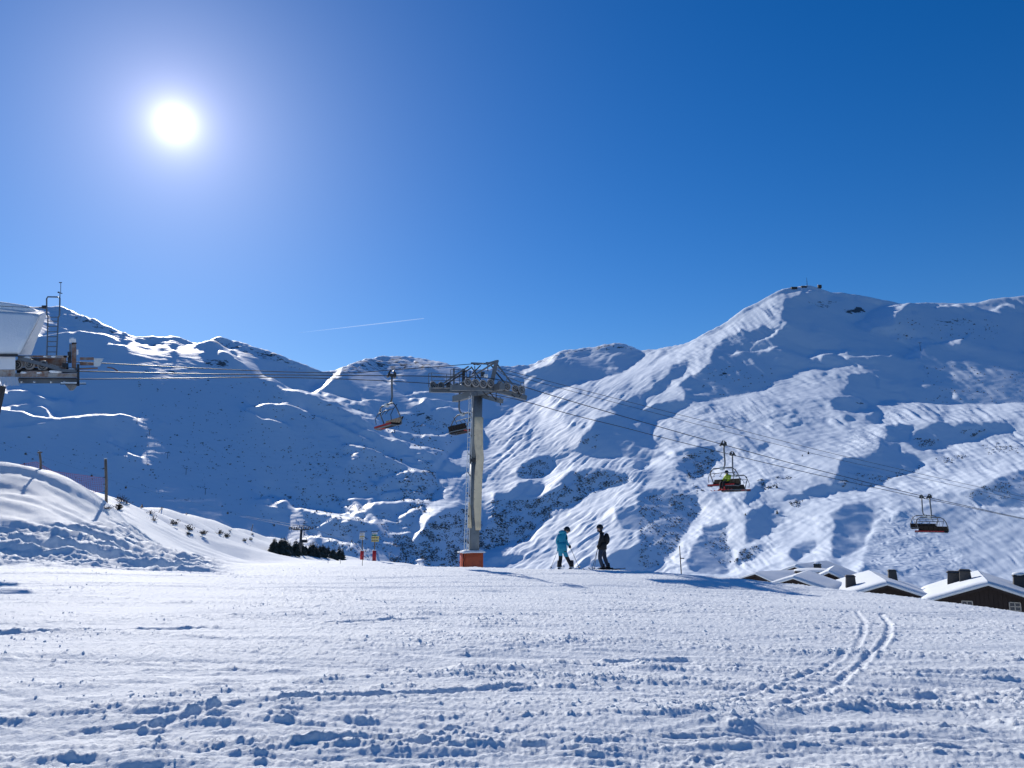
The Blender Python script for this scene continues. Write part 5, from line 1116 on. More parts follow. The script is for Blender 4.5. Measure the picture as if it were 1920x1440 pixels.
def skier_cyan():
    Y = 30.0; g = on_ground(1060, Y); dz = g.z - P(1060, 1071.5, Y).z
    p = lambda a, b, c=0.0: P(a, b, Y + c) + Vector((0, 0, dz))
    t = thing('person', 'person in cyan ski jacket and trousers with black gaiters, looking down', 'person', g)
    J = dict(pelvis=(p(1054, 1034), .135), waist=(p(1053, 1024), .135), chest=(p(1053.3, 1011.5), .155), neck=(p(1058, 1004, .03), .066), head=(p(1061.5, 1000, .08), .07),
             sl=(p(1047.2, 1008.5), .085), el=(p(1044.3, 1019, .05), .062), wl=(p(1047.5, 1030, .28), .045), sr=(p(1060.3, 1009, .02), .085), er=(p(1061.6, 1020, .08), .064), wr=(p(1067.2, 1027.8, .14), .047),
             hl=(p(1050.6, 1037), .108), kl=(p(1051.3, 1050, .05), .078), al=(p(1049.0, 1066), .075), hr=(p(1057.6, 1037, .03), .108), kr=(p(1063.6, 1050, .10), .078), ar=(p(1071.6, 1065.5, .06), .075))
    def reg(c):
        _, py = project_np(c.x, c.y, c.z - dz); px, _ = project_np(c.x, c.y, c.z)
        if py > 1046.5 + (1.5 if px > 1058 else 0): return 1
        if py > 1032.5 and py < 1038.5 and px > 1059 and c.z < 99 and px < 1066 and py > 1033: return 1
        return 0
    skin_body('body', J, ARMS, reg, [MAT['cyan'], MAT['blackcloth']], t, False)
    # jacket skirt and hood
    m = MB(); c0, c1 = p(1053.6, 1020), p(1053.8, 1036.5)
    vs, fs = [], []; n = 16; rn = random.Random(4)
    for i, (f, rx, ry) in enumerate(((0, .165, .13), (.35, .175, .145), (.7, .19, .165), (1, .205, .18))):
        for k in range(n): q = 2 * math.pi * k / n; vs.append(c0.lerp(c1, f) + Vector((rx * math.cos(q), ry * math.sin(q), .02 * math.sin(q * 3) * f + rn.uniform(-.006, .006))))
    for i in range(3):
        for k in range(n): fs.append((i * n + k, i * n + (k + 1) % n, (i + 1) * n + (k + 1) % n, (i + 1) * n + k))
    o = m.add(vs, fs).build('jacket_skirt', MAT['cyan'], t, smooth=True); o.modifiers.new('thick', 'SOLIDIFY').thickness = .012
    MB().lump(p(1053.5, 1001.5, -.02), .105, 6, 2, (1.3, 1.0, .75), .06).build('hood', MAT['cyan'], t, smooth=True)
    head(p(1063.3, 998.6, .10), (.55, .62, -.52), t, False)
    for a, b in ((J['al'][0], (.25, 1, 0)), (J['ar'][0], (.45, 1, 0))):
        gt = MB(); gt.tube([a + Vector((0, 0, .22)), a + Vector((0, 0, .08)), a + Vector((0, 0, -.02))], [.080, .086, .092], 12).build('gaiter', MAT['blackcloth'], t, smooth=True)
        boot(a + Vector((0, 0, -.005)), b, t, False)
    hr, hl = p(1069, 1029.2, .16), p(1047.8, 1031.5, .33)
    def foot(px_, py_, c_): q = p(px_, py_, c_); return Vector((q.x, q.y, ground_z(q.x, q.y) + .01))
    tr, tl = foot(1087, 1068, .2), foot(1032, 1068, .1)
    glove(hr, hr - tr, (.4, 1, 0), t, False); glove(hl, hl - tl, (0, 1, 0), t, False)
    ski_pole(hr + (hr - tr).normalized() * .09, tr, 'ski pole in the right hand of the person in cyan', 'dark_steel'); ski_pole(hl + (hl - tl).normalized() * .09, tl, 'ski pole leaning out on the left of the person in cyan')
    ski(J['al'][0], (.25, 1), 'left ski under the person in cyan', 'whiteboard'); ski(J['ar'][0], (.45, 1), 'right ski under the person in cyan', 'whiteboard')
def skier_black():
    Y = 30.6; g = on_ground(1130, Y); dz = g.z - P(1130, 1070.5, Y).z
    p = lambda a, b, c=0.0: P(a, b, Y + c) + Vector((0, 0, dz))
    t = thing('person', 'person in black jacket and dark blue trousers wearing a helmet, standing sideways', 'person', g)
    J = dict(pelvis=(p(1128.8, 1029), .14), waist=(p(1129.8, 1021), .14), chest=(p(1130.2, 1009.5), .15), neck=(p(1127.5, 1000), .07), head=(p(1125, 993), .07),
             sl=(p(1128.6, 1006, -.17), .085), el=(p(1124.2, 1017, -.22), .064), wl=(p(1123, 1024.5, -.14), .048), sr=(p(1129.8, 1006, .17), .085), er=(p(1125, 1017, .22), .064), wr=(p(1122, 1024, .12), .048),
             hl=(p(1127.2, 1031, -.09), .112), kl=(p(1124.4, 1047.5, -.12), .082), al=(p(1130.6, 1064.5, -.10), .074), hr=(p(1131, 1031, .09), .112), kr=(p(1134, 1047, .13), .082), ar=(p(1140, 1063, .16), .074))
    def reg(c):
        _, py = project_np(c.x, c.y, c.z - dz); return 1 if py > 1029.5 else 0
    skin_body('body', J, ARMS, reg, [MAT['blackcloth'], MAT['navy']], t, False)
    m = MB(); c0, c1 = p(1129.8, 1018), p(1129, 1031); vs, fs = [], []; n = 16
    for i, (f, rx, ry) in enumerate(((0, .165, .19), (.5, .175, .2), (1, .18, .205))):
        for k in range(n): q = 2 * math.pi * k / n; vs.append(c0.lerp(c1, f) + Vector((rx * math.cos(q), ry * math.sin(q), 0)))
    for i in range(2):
        for k in range(n): fs.append((i * n + k, i * n + (k + 1) % n, (i + 1) * n + (k + 1) % n, (i + 1) * n + k))
    o = m.add(vs, fs).build('jacket_skirt', MAT['blackcloth'], t, smooth=True); o.modifiers.new('thick', 'SOLIDIFY').thickness = .012
    MB().lump(p(1137.3, 1011.5), .17, 6, 2, (.75, .95, 1.35), .05).build('backpack', MAT['blackcloth'], t, smooth=True)
    MB().ring(p(1128, 999.5), (0.2, 0, 1), .075, .035, 14, 6).build('collar', MAT['blackcloth'], t, smooth=True)
    head(p(1124.3, 991), (-1, -.1, -.05), t, False)
    MB().lump(p(1121.8, 996), .05, 3, 2, (1, 1, 1), .05).build('face_mask', MAT['navy'], t, smooth=True)
    for a, b in ((J['al'][0], (-1, -.35, 0)), (J['ar'][0], (-1, -.35, 0))): boot(a, b, t, False, 'black')
    hl, hr = p(1121.5, 1026, -.16), p(1121, 1025.5, .14)
    def foot(px_, py_, c_): q = p(px_, py_, c_); return Vector((q.x, q.y, ground_z(q.x, q.y) + .01))
    tl = foot(1110, 1070, -.3); glove(hl, hl - tl, (-1, 0, 0), t, False); ski_pole(hl + (hl - tl).normalized() * .1, tl, 'ski pole planted in front of the person in black', 'dark_steel')
    tr = foot(1114, 1069, .35); glove(hr, hr - tr, (-1, 0, 0), t, False); ski_pole(hr + (hr - tr).normalized() * .1, tr, 'far ski pole of the person in black, behind the legs', 'dark_steel')
    ski(J['al'][0], (-1, -.35), 'nearer dark ski under the person in black', 'black', .85, .75); ski(J['ar'][0], (-1, -.35), 'farther dark ski under the person in black', 'black', .85, .75)
def rider():
    t = thing('person', 'seated lift rider in lime jacket and black trousers', 'person', chair_p.location, None, chair_p.rotation_euler.z)
    y = .2; V = lambda a, b, c: Vector((a * .93, (b + y) * .93, c * .93))
    J = dict(pelvis=(V(.06, 0, -2.60), .14), waist=(V(.0, 0, -2.44), .14), chest=(V(-.01, 0, -2.25), .16), neck=(V(.02, 0, -2.06), .07), head=(V(.05, 0, -1.96), .075),
             sl=(V(-.01, -.20, -2.18), .09), el=(V(.10, -.30, -2.42), .068), wl=(V(.32, -.20, -2.46), .05), sr=(V(-.01, .20, -2.18), .09), er=(V(.10, .30, -2.42), .068), wr=(V(.32, .20, -2.46), .05),
             hl=(V(.12, -.10, -2.62), .115), kl=(V(.52, -.13, -2.60), .085), al=(V(.54, -.16, -3.04), .075), hr=(V(.12, .10, -2.62), .115), kr=(V(.52, .13, -2.60), .085), ar=(V(.54, .16, -3.04), .075))
    skin_body('body', J, ARMS, lambda c: 0 if (c.z > -2.52 * .93 and c.x < .44) else 1, [MAT['lime'], MAT['blackcloth']], t, True)
    head(V(.06, 0, -1.93), (1, .1, -.15), t, True)
    for a in ('al', 'ar'): boot(J[a][0], (1, 0, 0), t, True, 'red')
    M = Matrix.Rotation(chair_p.rotation_euler.z, 3, 'Z')
    for s in ('wl', 'wr'): glove(J[s][0] + Vector((.05, 0, 0)), (0, 0, 1), (1, 0, 0), t, True)
    for a, nm in (('al', 'red ski dangling from the foot of the lime rider, farther one'), ('ar', 'red ski dangling from the foot of the lime rider, nearer one')):
        d = M @ Vector((1, 0, -.1)); ski(chair_p.location + M @ J[a][0], d, nm, 'redseat', .85, .7)
skier_cyan(); skier_black(); rider()

# ------------------------------------------------------------------ signs, poles, netting
def sign_post(px, basepy, Y, boards, label):
    b = on_ground(px, Y); k = Y / FPX
    t = thing('sign_post', label, 'sign', b); h = lambda py: b.z + (basepy - py) * k * 1.0
    MB().tube([(b.x, b.y, b.z - .3), (b.x, b.y, h(1033))], .165, 14).build('red_pad', MAT['red'], t, smooth=True)
    MB().lump((b.x, b.y, h(1033)), .17, 2, 2, (1, 1, .45), .08).build('snow_cap', MAT['snow'], t, smooth=True)
    MB().tube([(b.x, b.y, b.z), (b.x, b.y, h(1001))], .05, 8).build('post', MAT['postwood'], t, smooth=True)
    for x0, x1, y0, y1, mat in boards:
        xa, xb = b.x + (x0 - px) * k, b.x + (x1 - px) * k; za, zb = h(y1), h(y0)
        bd = MB().box(((xa + xb) / 2, b.y - .08, (za + zb) / 2), (xb - xa, .03, zb - za)).build('board', MAT[mat], t)
        if mat != 'print_dark':
            nl = 3
            for i in range(nl):
                w = (xb - xa) * (.16 + .1 * ((i * 7 + int(y0)) % 3)); cx = xa + (xb - xa) * (.2 + .27 * i)
                MB().box((cx, b.y - .099, (za + zb) / 2), (w, .006, (zb - za) * .30)).build('lettering', MAT['print_dark'], bd)
    MB().box((b.x, b.y, h(999)), (.5, .12, .06)).build('top_bar', MAT['dark_steel'], t)
sign_post(680, 1049, 70, [(675, 684, 1000.5, 1003, 'whiteboard'), (674.5, 684.5, 1003.6, 1006, 'whiteboard'), (675, 684, 1006.6, 1008.6, 'yellow'), (674.5, 684, 1009.2, 1012.6, 'whiteboard')], 'narrower of the two piste signposts, white boards on a red padded foot')
sign_post(703, 1052, 67, [(697.5, 708, 1001, 1004, 'whiteboard'), (697.5, 707, 1004.6, 1007, 'green'), (697, 711, 1007.8, 1013, 'yellow'), (697, 711, 1013.6, 1017.6, 'yellow')], 'wider piste signpost with yellow direction boards on a red padded foot')
def pole(name, base, top, r, mat, label, cat='pole', extra=None):
    base, top = Vector(base), Vector(top); t = thing(name, label, cat, base)
    MB().tube([base - Vector((0, 0, .4)), base.lerp(top, .5), top], [r, r * .96, r * .9], 9).build('shaft', MAT[mat], t, smooth=True)
    MB().tube([top, top + (top - base).normalized() * r * .8], [r * 1.1, r * .7], 9).build('cap', MAT['tin' if mat != 'postwood' else 'snow'], t)
    if extra: extra(t)
    return t
YP = 40.6
pb = on_ground(195.5, YP); pt = P(198, 861, YP)
def pole_clip(t):
    for py in (895, 908, 921): MB().ring(P(197, py, YP), (0, 0, 1), .085, .014, 12, 5).build('clamp', MAT['dark_steel'], t)
pole('net_pole', pb, (pt.x, pt.y, pt.z), .075, 'postwood', 'tall round timber pole at the right end of the red netting', extra=pole_clip)
lp = on_ground(66, 38.6); pole('leaning_post', lp, P(74, 847, 38.6), .055, 'postwood', 'short leaning post on top of the snow bank', 'post', lambda t: MB().tube([P(70, 849, 38.6), P(79, 848, 38.6)], .03, 6).build('crosspiece', MAT['postwood'], t))
def netting():
    top = [(20, 874, 38.6), (68, 866, 38.9), (100, 884, 39.3), (150, 890.5, 40.0), (195, 896.5, YP)]; hgt = .74
    t = thing('safety_net', 'faded red safety netting strung along the snow bank', 'net', on_ground(130, 39.6))
    tp = [P(*q) for q in top]; ups, los = [], []
    for i in range(len(tp) - 1):
        n = max(3, int((tp[i + 1] - tp[i]).length / .085))
        for k in range(n): ups.append(tp[i].lerp(tp[i + 1], k / n))
    ups.append(tp[-1]); los = [q - Vector((0, 0, hgt + .05 * math.sin(i * .6))) for i, q in enumerate(ups)]
    m = MB(); 
    for a, b in zip(ups, los): m.bar(a, b, .008)
    m.build('upright_strand', MAT['net'], t); m = MB()
    for j in range(9):
        pts = [a.lerp(b, j / 8) for a, b in zip(ups, los)]; m.tube(pts, .005 if 0 < j < 8 else .010, 4)
    m.build('level_strand', MAT['net'], t)
netting()
def low_fence():
    t = thing('low_fence', 'low dark fence line along the crest of the far left slope', 'fence', on_ground(240, 64))
    pr = None
    for i in range(34):
        f = i / 33; px = 214 + f * 176; Y = np.interp(px, [200, 225, 260, 300, 350, 400, 450], [55, 60, 70, 86, 112, 145, 180]); b = on_ground(px, float(Y)); top = b + Vector((0, 0, .22))
        MB().bar(b - Vector((0, 0, .2)), top, .05).build('fence_post', MAT['twig'], t)
        if pr is not None:
            for z in (.30,): MB().bar(pr + Vector((0, 0, z - .35)), top + Vector((0, 0, z - .35)), .05).build('fence_rail', MAT['twig'], t)
        pr = top
low_fence()
b = on_ground(1277, 42); pole('marker_pole', b, P(1274, 1024, 42), .03, 'dark_steel', 'thin dark pole standing right of the skiers at the slope edge', extra=lambda t: MB().box(P(1279, 1047, 42), (.22, .03, .05)).build('arm', MAT['dark_steel'], t))
for px, Y, h, lab in ((617, 60, .75, 'slim marker stick left of the signposts, first of two from the firs'), (640, 58, .95, 'slim marker stick left of the signposts, second of two from the firs'), (681, 46, .60, 'slim marker stick in front of the narrower signpost'), (470, 95, .7, 'slim marker stick on the slope below the shrubs')):
    b = on_ground(px, Y); pole('marker_stick', b, b + Vector((.02, 0, h)), .016, 'dark_steel', lab, 'stick')
b = on_ground(468, 190); pole('far_pole', b, b + Vector((.7, 0, 3.5)), .10, 'postwood', 'leaning pole on the crest of the far left slope')

# ------------------------------------------------------------------ chalets
def chalet(px, py, Y, ang, w, rise, length, label, chims=(), windows=(), overhang=.5, seams=False, snow_t=.42, wall_drop=None):
    """apex of the front gable at a photo pixel; ridge runs away at ang degrees to the right of straight ahead"""
    ap = P(px, py, Y); rz = -math.radians(ang); M = Matrix.Rotation(rz, 3, 'Z'); gz = min(ground_z(ap.x, ap.y), ap.z - rise - 2.2)
    t = thing('chalet', label, 'chalet', (ap.x, ap.y, gz), None, rz); top = ap.z - gz - snow_t; ez = top - rise
    ww, o = w - overhang, overhang; L = dict(parent=t, local=True)
    ew = top - rise * ww / w
    MB().prism([(-ww, o, -.5), (ww, o, -.5), (ww, o, ew - .06), (0, o, top - .06), (-ww, o, ew - .06)], (0, length - 2 * o, 0)).build('wall', MAT['wood'], **L)
    for k in range(int(2 * ww / .32)):
        x = -ww + .16 + k * .32; hz = top - rise * abs(x) / w - .14
        MB().box((x, o - .02, hz / 2 - .25 + .25), (.29, .04, hz)).build('plank', MAT['wood'], **L)
    for s in (-1, 1):
        MB().hexa([Vector(q) for q in ((0, 0, top - .02), (s * w, 0, ez - .02), (s * w, length, ez - .02), (0, length, top - .02), (0, 0, top + .12), (s * w, 0, ez + .12), (s * w, length, ez + .12), (0, length, top + .12))]).build('roof', MAT['wood'], **L)
        MB().bar((0, -.03, top + .02), (s * w, -.03, ez + .02), .05, .24).build('barge_board', MAT['wood'], **L)
        # deep snow lying on the slope, rounded at the eave and settled unevenly
        vs, fs = [], []; nu, nv = 14, 18; rn = random.Random(int(px) + s)
        for i in range(nu + 1):
            for j in range(nv + 1):
                u, v = i / nu, j / nv; x = s * (w + .12) * u; y = -.10 + (length + .2) * v
                th = snow_t * (1 - .35 * max(0, (u - .86) / .14) ** 2 - .45 * max(0, (.05 - v) / .05) ** 2 - .45 * max(0, (v - .95) / .05) ** 2) * (1 + .10 * float(perlin(x * .5 + px, y * .35, 3)))
                th *= (.92 + .10 * min(1, u * 6))
                if seams and s > 0: th *= (1 - .22 * (math.sin(v * 2 * math.pi * 8) > .55))
                vs.append((x, y, top - rise * (w + .12) * u / w + .12 + th))
        nb = len(vs)
        for i in range(nu + 1):
            for j in range(nv + 1): u, v = i / nu, j / nv; vs.append((s * (w + .10) * u, -.08 + (length + .16) * v, top - rise * u + .125))
        q = lambda i, j: i * (nv + 1) + j
        for i in range(nu):
            for j in range(nv): fs += [(q(i, j), q(i + 1, j), q(i + 1, j + 1), q(i, j + 1)), (nb + q(i, j), nb + q(i, j + 1), nb + q(i + 1, j + 1), nb + q(i + 1, j))]
        for i in range(nu): fs += [(q(i, 0), nb + q(i, 0), nb + q(i + 1, 0), q(i + 1, 0)), (q(i, nv), q(i + 1, nv), nb + q(i + 1, nv), nb + q(i, nv))]
        for j in range(nv): fs += [(q(nu, j), nb + q(nu, j), nb + q(nu, j + 1), q(nu, j + 1))]
        MB().add(vs, fs).build('roof_snow', MAT['snow'], smooth=True, **L)
    for cx, cy, cw, ch, cap in chims:
        zb = top - rise * abs(cx) / w; c = MB(); a0, a1 = cw / 2 * 1.15, cw / 2 * .88; z1 = zb + snow_t + ch
        c.hexa([Vector(q) for q in ((cx - a0, cy - a0, zb - .2), (cx + a0, cy - a0, zb - .2), (cx + a0, cy + a0, zb - .2), (cx - a0, cy + a0, zb - .2), (cx - a1, cy - a1, z1), (cx + a1, cy - a1, z1), (cx + a1, cy + a1, z1), (cx - a1, cy + a1, z1))])
        co = c.build('chimney', MAT['chim'], **L)
        MB().hexa([Vector((cx + q[0] * a1 * 1.25, cy + q[1] * a1 * 1.25, z1 + q[2])) for q in ((-1, -1, 0), (1, -1, 0), (1, 1, 0), (-1, 1, 0), (-.7, -.7, .16), (.7, -.7, .16), (.7, .7, .16), (-.7, .7, .16))]).build('chimney_cap', MAT['chim'], co, local=True)
        if cap: MB().lump((cx, cy, z1 + .2), a1 * 1.2, int(cx * 10), 2, (1, 1, .38), .06).build('snow_cap', MAT['snow'], co, smooth=True, local=True)
    for wx, wz in windows:
        f = MB(); x0, x1, z0, z1 = wx - .38, wx + .38, top - wz - .32, top - wz + .32
        for a, b in (((x0, z0), (x1, z0)), ((x1, z0), (x1, z1)), ((x1, z1), (x0, z1)), ((x0, z1), (x0, z0)), ((wx, z0), (wx, z1)), ((x0, (z0 + z1) / 2), (x1, (z0 + z1) / 2))): f.bar((a[0], o - .07, a[1]), (b[0], o - .07, b[1]), .07, .07)
        wo_ = f.build('window', MAT['frame'], **L); MB().box((wx, o - .045, top - wz), (.72, .02, .6)).build('pane', MAT['glass'], wo_, local=True)
    return t
chalet(1852, 1091, 65, 28, 5.0, 1.75, 15, 'large chalet at the right edge with two small gable windows and several chimneys', [(-2.2, 8.0, 1.15, .95, False), (-1.35, 6.7, .95, .9, False), (2.9, 8.5, 1.0, 1.0, True)], [(-1.6, 1.55), (1.75, 1.5)], seams=True)
chalet(1663, 1091, 71, 19, 4.6, 1.55, 16, 'snow roofed chalet with a dark gable and two slate chimneys, second from right', [(-2.7, 4.2, .9, 1.0, False), (1.6, 9.5, .8, .9, False)], [(-.3, 1.75)])
chalet(1554, 1070.5, 88, 26, 3.4, 1.7, 10, 'small chalet with a tall dark gable behind the second chalet from right', [], [(0, 1.9)], snow_t=.35)
chalet(1487, 1081, 76, 30, 3.6, 1.25, 9, 'low chalet whose small dark gable just clears the slope edge', [], [], snow_t=.35)
chalet(1490, 1059.5, 103, 40, 5.2, 2.0, 13, 'rear chalet with a broad white roof behind the low dark gable', [(1.9, 3.0, .8, .7, True)], [], snow_t=.4)
chalet(1416, 1073, 92, 62, 4.2, 1.2, 13, 'leftmost chalet, its long white roof sunk almost to the slope edge', [(2.6, 10.0, .7, .5, False)], [], snow_t=.35)
hb = P(1527, 1076, 94); hz = ground_z(hb.x, hb.y)
t = thing('shed', 'flat roofed dark shed with a snow slab between the rear chalets', 'shed', (hb.x, hb.y, hz), None, -.45)
MB().box((0, 0, (hb.z - hz) / 2 - .3), (3.6, 3.0, hb.z - hz + .6)).build('wall', MAT['wood'], t, local=True)
MB().box((0, 0, hb.z - hz + .25), (4.1, 3.5, .12)).build('roof', MAT['wood'], t, local=True); MB().lump((0, 0, hb.z - hz + .38), 1.0, 3, 3, (2.3, 1.95, .30), .03).build('roof_snow', MAT['snow'], t, smooth=True, local=True)

# ------------------------------------------------------------------ shrubs on the left slope
def twig_shrub(px, py, size, label, dense=False, at_=None):
    b = at_ or hit(px, py); t = thing('bare_shrub', label, 'shrub', b, 'bare shrubs on the left slope'); rn = random.Random(int(px * 7 + py)); m = MB(); tips = []
    for k in range(26 if dense else 15):
        a = rn.uniform(0, 6.28); el = rn.uniform(.5, 1.45); L = size * rn.uniform(.5, 1.0); d = Vector((math.cos(a) * math.cos(el), math.sin(a) * math.cos(el), math.sin(el)))
        p0 = b + Vector((rn.uniform(-.15, .15) * size, rn.uniform(-.15, .15) * size, -.05)); p1 = p0 + d * L * .5; p2 = p0 + d * L + Vector((0, 0, rn.uniform(-.1, .1) * L))
        m.tube([p0, p1, p2], [.016 * size + .008, .010 * size + .006, .006], 4, False)
        for j in range(3):
            s = p1.lerp(p2, rn.random()); e = s + Vector((rn.uniform(-1, 1), rn.uniform(-1, 1), rn.uniform(0, 1))) * L * .28; m.tube([s, e], [.010, .005], 3, False); tips.append(e)
    m.build('branches', MAT['twig'], t)
    if dense:
        m = MB()
        for e in tips: m.lump(e, .07 * size, rn.randint(0, 99), 0, (1, 1, .8), .4)
        m.build('foliage', MAT['needles'], t)
    s = MB(); s.lump(b + Vector((size * .1, -.05, 0)), size * .28, 5, 2, (1.5, 1.2, .45), .1); s.build('snow_mound', MAT['snow'], t, smooth=True)
for px, py, sz, lab, dn in ((227, 944, .75, 'bare twiggy shrub nearest the right of the netting pole', False), (236, 947, .62, 'bare twiggy shrub, second to the right of the netting pole', False), (224, 958, .55, 'dark low shrub half buried below the netting pole', True),
                            (200, 957, .4, 'tiny twig shrub at the foot of the netting pole', False), (281, 966, .6, 'thin bare shrub on the middle of the left slope', False), (287, 979, .62, 'pale bare shrub on the left slope, lower of a close pair', False), (327, 987, .6, 'round dark shrub on the left slope above the drifts', True),
                            (356, 996, .6, 'wide flat dark shrub in the centre of the shrub patch', True), (353, 1004, .35, 'tiny dark shrub just below the wide flat one', True), (381, 1004, .55, 'dark shrub on the left slope with a drift in front', True), (412, 1003, .6, 'dark rounded shrub where the slope begins to steepen', True),
                            (425, 1009, .65, 'dark rounded shrub right of its twin near the slope crest', True), (431, 998, .45, 'small bare shrub above the two dark rounded ones', False), (458, 1017, .5, 'low shrub beside the smooth drift, left of a pair', True), (470, 1014, .45, 'low shrub beside the smooth drift, right of a pair', True), (474, 1004, .5, 'small dark shrub highest on the slope near the leaning pole', True)):
    twig_shrub(px, py, sz, lab, dn)

# ------------------------------------------------------------------ firs
def fir(base, h, label, grp, seed, spread=.30, name='fir_tree'):
    rn = random.Random(seed); t = thing(name, label, 'fir', base, grp); b = Vector(base)
    MB().tube([b - Vector((0, 0, .3)), b + Vector((0, 0, h * .5)), b + Vector((0, 0, h))], [h * .028, h * .016, h * .004], 6).build('trunk', MAT['twig'], t)
    m = MB(); vs, fs = [], []
    tiers = 11
    for i in range(tiers):
        f = i / tiers; z = h * (.06 + .92 * f); r = h * spread * (1 - f) ** .8 * rn.uniform(.85, 1.12) + .05 * h * .3
        nb = 9 - int(4 * f)
        for k in range(nb):
            a = 2 * math.pi * (k + rn.random()) / nb; d = Vector((math.cos(a), math.sin(a), 0)); s = Vector((-d.y, d.x, 0)); rr = r * rn.uniform(.65, 1.15); w = rr * .38
            p0 = b + Vector((0, 0, z)); tip = p0 + d * rr + Vector((0, 0, -rr * rn.uniform(.15, .45))); mid = p0 + d * rr * .55
            n0 = len(vs); up = Vector((0, 0, rr * .16))
            vs += [p0 + up, mid + s * w - up * .6, tip, mid - s * w - up * .6, mid + up * .7, p0 - up]
            fs += [(n0, n0 + 1, n0 + 4), (n0 + 1, n0 + 2, n0 + 4), (n0 + 2, n0 + 3, n0 + 4), (n0 + 3, n0, n0 + 4), (n0 + 5, n0 + 2, n0 + 1), (n0 + 5, n0 + 3, n0 + 2)]
    m.add(vs, fs).build('crown', MAT['needles'], t)
fr_ = random.Random(12)
for i in range(24):
    f = i / 23; px = 512 + 128 * f + fr_.uniform(-3, 3); b = hit(px, 1038 + 10 * f + fr_.uniform(-4, 1)); Y = b.y; zt = P(px, 1008 + 20 * f ** 1.5 + fr_.uniform(-5, 12), Y).z
    fir(b, max(2.0, zt - b.z), 'small dark fir in the dense clump below the far lift pylon', 'firs in the clump on the left slope', i, .40 + .26 * fr_.random())

# ------------------------------------------------------------------ far lift pylon, cabins, pylons and summit huts
def far_lift():
    b = hit(562, 1040); Y = b.y; zt = P(563, 993, Y).z; S = Y / FPX / .122; t = thing('far_lift_pylon', 'distant lift pylon with a wide crossarm rising from the firs', 'lift pylon', b)
    MB().tube([(b.x, b.y, b.z - .5), (b.x + .1, b.y, zt)], [.30, .22], 10).build('tube', MAT['far_dark'], t, smooth=True)
    MB().bar((b.x - 1.35, b.y, zt), (b.x + 1.5, b.y, zt), .4, .20).build('crossarm', MAT['far_dark'], t)
    for s in (-1.25, 1.35):
        MB().bar((b.x + s - .5, b.y - 1.4, zt + .1), (b.x + s + .5, b.y + 1.4, zt + .1), .14, .14).build('sheave_beam', MAT['far_dark'], t)
        for k in range(5): f = k / 4; MB().disc((b.x + s - .5 + f, b.y - 1.4 + 2.8 * f, zt + .3), (1, 0, 0), .2, .1, 10).build('sheave', MAT['far_dark'], t)
    for s in (-1.35, -.5, .4, 1.45): MB().bar((b.x + s, b.y - .6, zt), (b.x + s, b.y - .6, zt + .75), .06).build('railing_post', MAT['far_dark'], t)
    MB().bar((b.x - 1.4, b.y - .6, zt + .75), (b.x + 1.5, b.y - .6, zt + .75), .05).build('railing', MAT['far_dark'], t)
    c = thing('far_lift_chair', 'distant empty chair hanging beside the far lift pylon', 'lift chair', P(570, 994, Y), 'chairs of the distant lift')
    g = P(570, 994, Y); MB().tube([g, g + Vector((0, 0, -1.2))], .05, 6).build('hanger', MAT['far_dark'], c); MB().tube([g + Vector((-.6, 0, -2.2)), g + Vector((-.5, 0, -1.3)), g + Vector((.5, 0, -1.3)), g + Vector((.6, 0, -2.2))], .05, 5).build('frame', MAT['far_dark'], c)
    MB().box(g + Vector((0, 0, -2.2)), (1.3, .5, .12)).build('seat', MAT['far_dark'], c); MB().box(g + Vector((0, .25, -1.95)), (1.3, .08, .4)).build('backrest', MAT['far_dark'], c)
    for off, lab in ((-1.25, 'thin rope of the distant lift, left strand'), (1.35, 'thin rope of the distant lift, right strand')):
        a = Vector((b.x + off, b.y, zt + .45)); q = P(455 + off * 4, 968, 300); q2 = P(700 + off * 10, 1035, 420)
        tag(MB().tube([q, a, q2], .025, 5).build('haul_rope', MAT['rope']), lab, 'cable')
far_lift()
XXf, YYf, ZZf, PXf, PYf = FAR
def far_point(px, py):
    d = (PXf - px) ** 2 + (PYf - py) ** 2; k = np.unravel_index(np.argmin(d), d.shape); return Vector((float(XXf[k]), float(YYf[k]), float(ZZf[k])))
def cabin(px, py, Y, label):
    p0 = P(px, py, Y); k = Y / FPX; t = thing('gondola_cabin', label, 'gondola cabin', p0 - Vector((0, 0, 2 * k)), 'gondola cabins crossing the shaded slope')
    c = MB(); w, h = 3.0 * k, 3.8 * k; c.hexa([p0 + Vector(q) for q in ((-w * .38, -w * .38, -h / 2), (w * .38, -w * .38, -h / 2), (w * .38, w * .38, -h / 2), (-w * .38, w * .38, -h / 2), (-w / 2, -w / 2, h * .3), (w / 2, -w / 2, h * .3), (w / 2, w / 2, h * .3), (-w / 2, w / 2, h * .3))]); c.build('cabin_body', MAT['far_dark'], t)
    MB().hexa([p0 + Vector(q) for q in ((-w / 2, -w / 2, h * .31), (w / 2, -w / 2, h * .31), (w / 2, w / 2, h * .31), (-w / 2, w / 2, h * .31), (-w * .3, -w * .3, h * .5), (w * .3, -w * .3, h * .5), (w * .3, w * .3, h * .5), (-w * .3, w * .3, h * .5))]).build('roof', MAT['galv'], t)
    MB().bar(p0 + Vector((0, 0, h * .5)), p0 + Vector((0, 0, h * 1.15)), .35 * k).build('hanger', MAT['far_dark'], t)
CB = [(48, 851, 640, 'dark gondola cabin left of the leaning post'), (172, 892, 660, 'dark gondola cabin just above the red netting'), (236, 914, 680, 'dark gondola cabin right of the tall netting pole'), (427, 962, 760, 'dark gondola cabin above the crest left of the far leaning pole'), (514, 985, 800, 'dark gondola cabin left of the far lift pylon'), (658, 1031, 880, 'dark gondola cabin left of the narrower signpost')]
for q in CB: cabin(*q)
cl = [P(-60, 812, 600)] + [P(a, b - 4.5, Y) for a, b, Y, _ in CB] + [P(760, 1062, 950)]
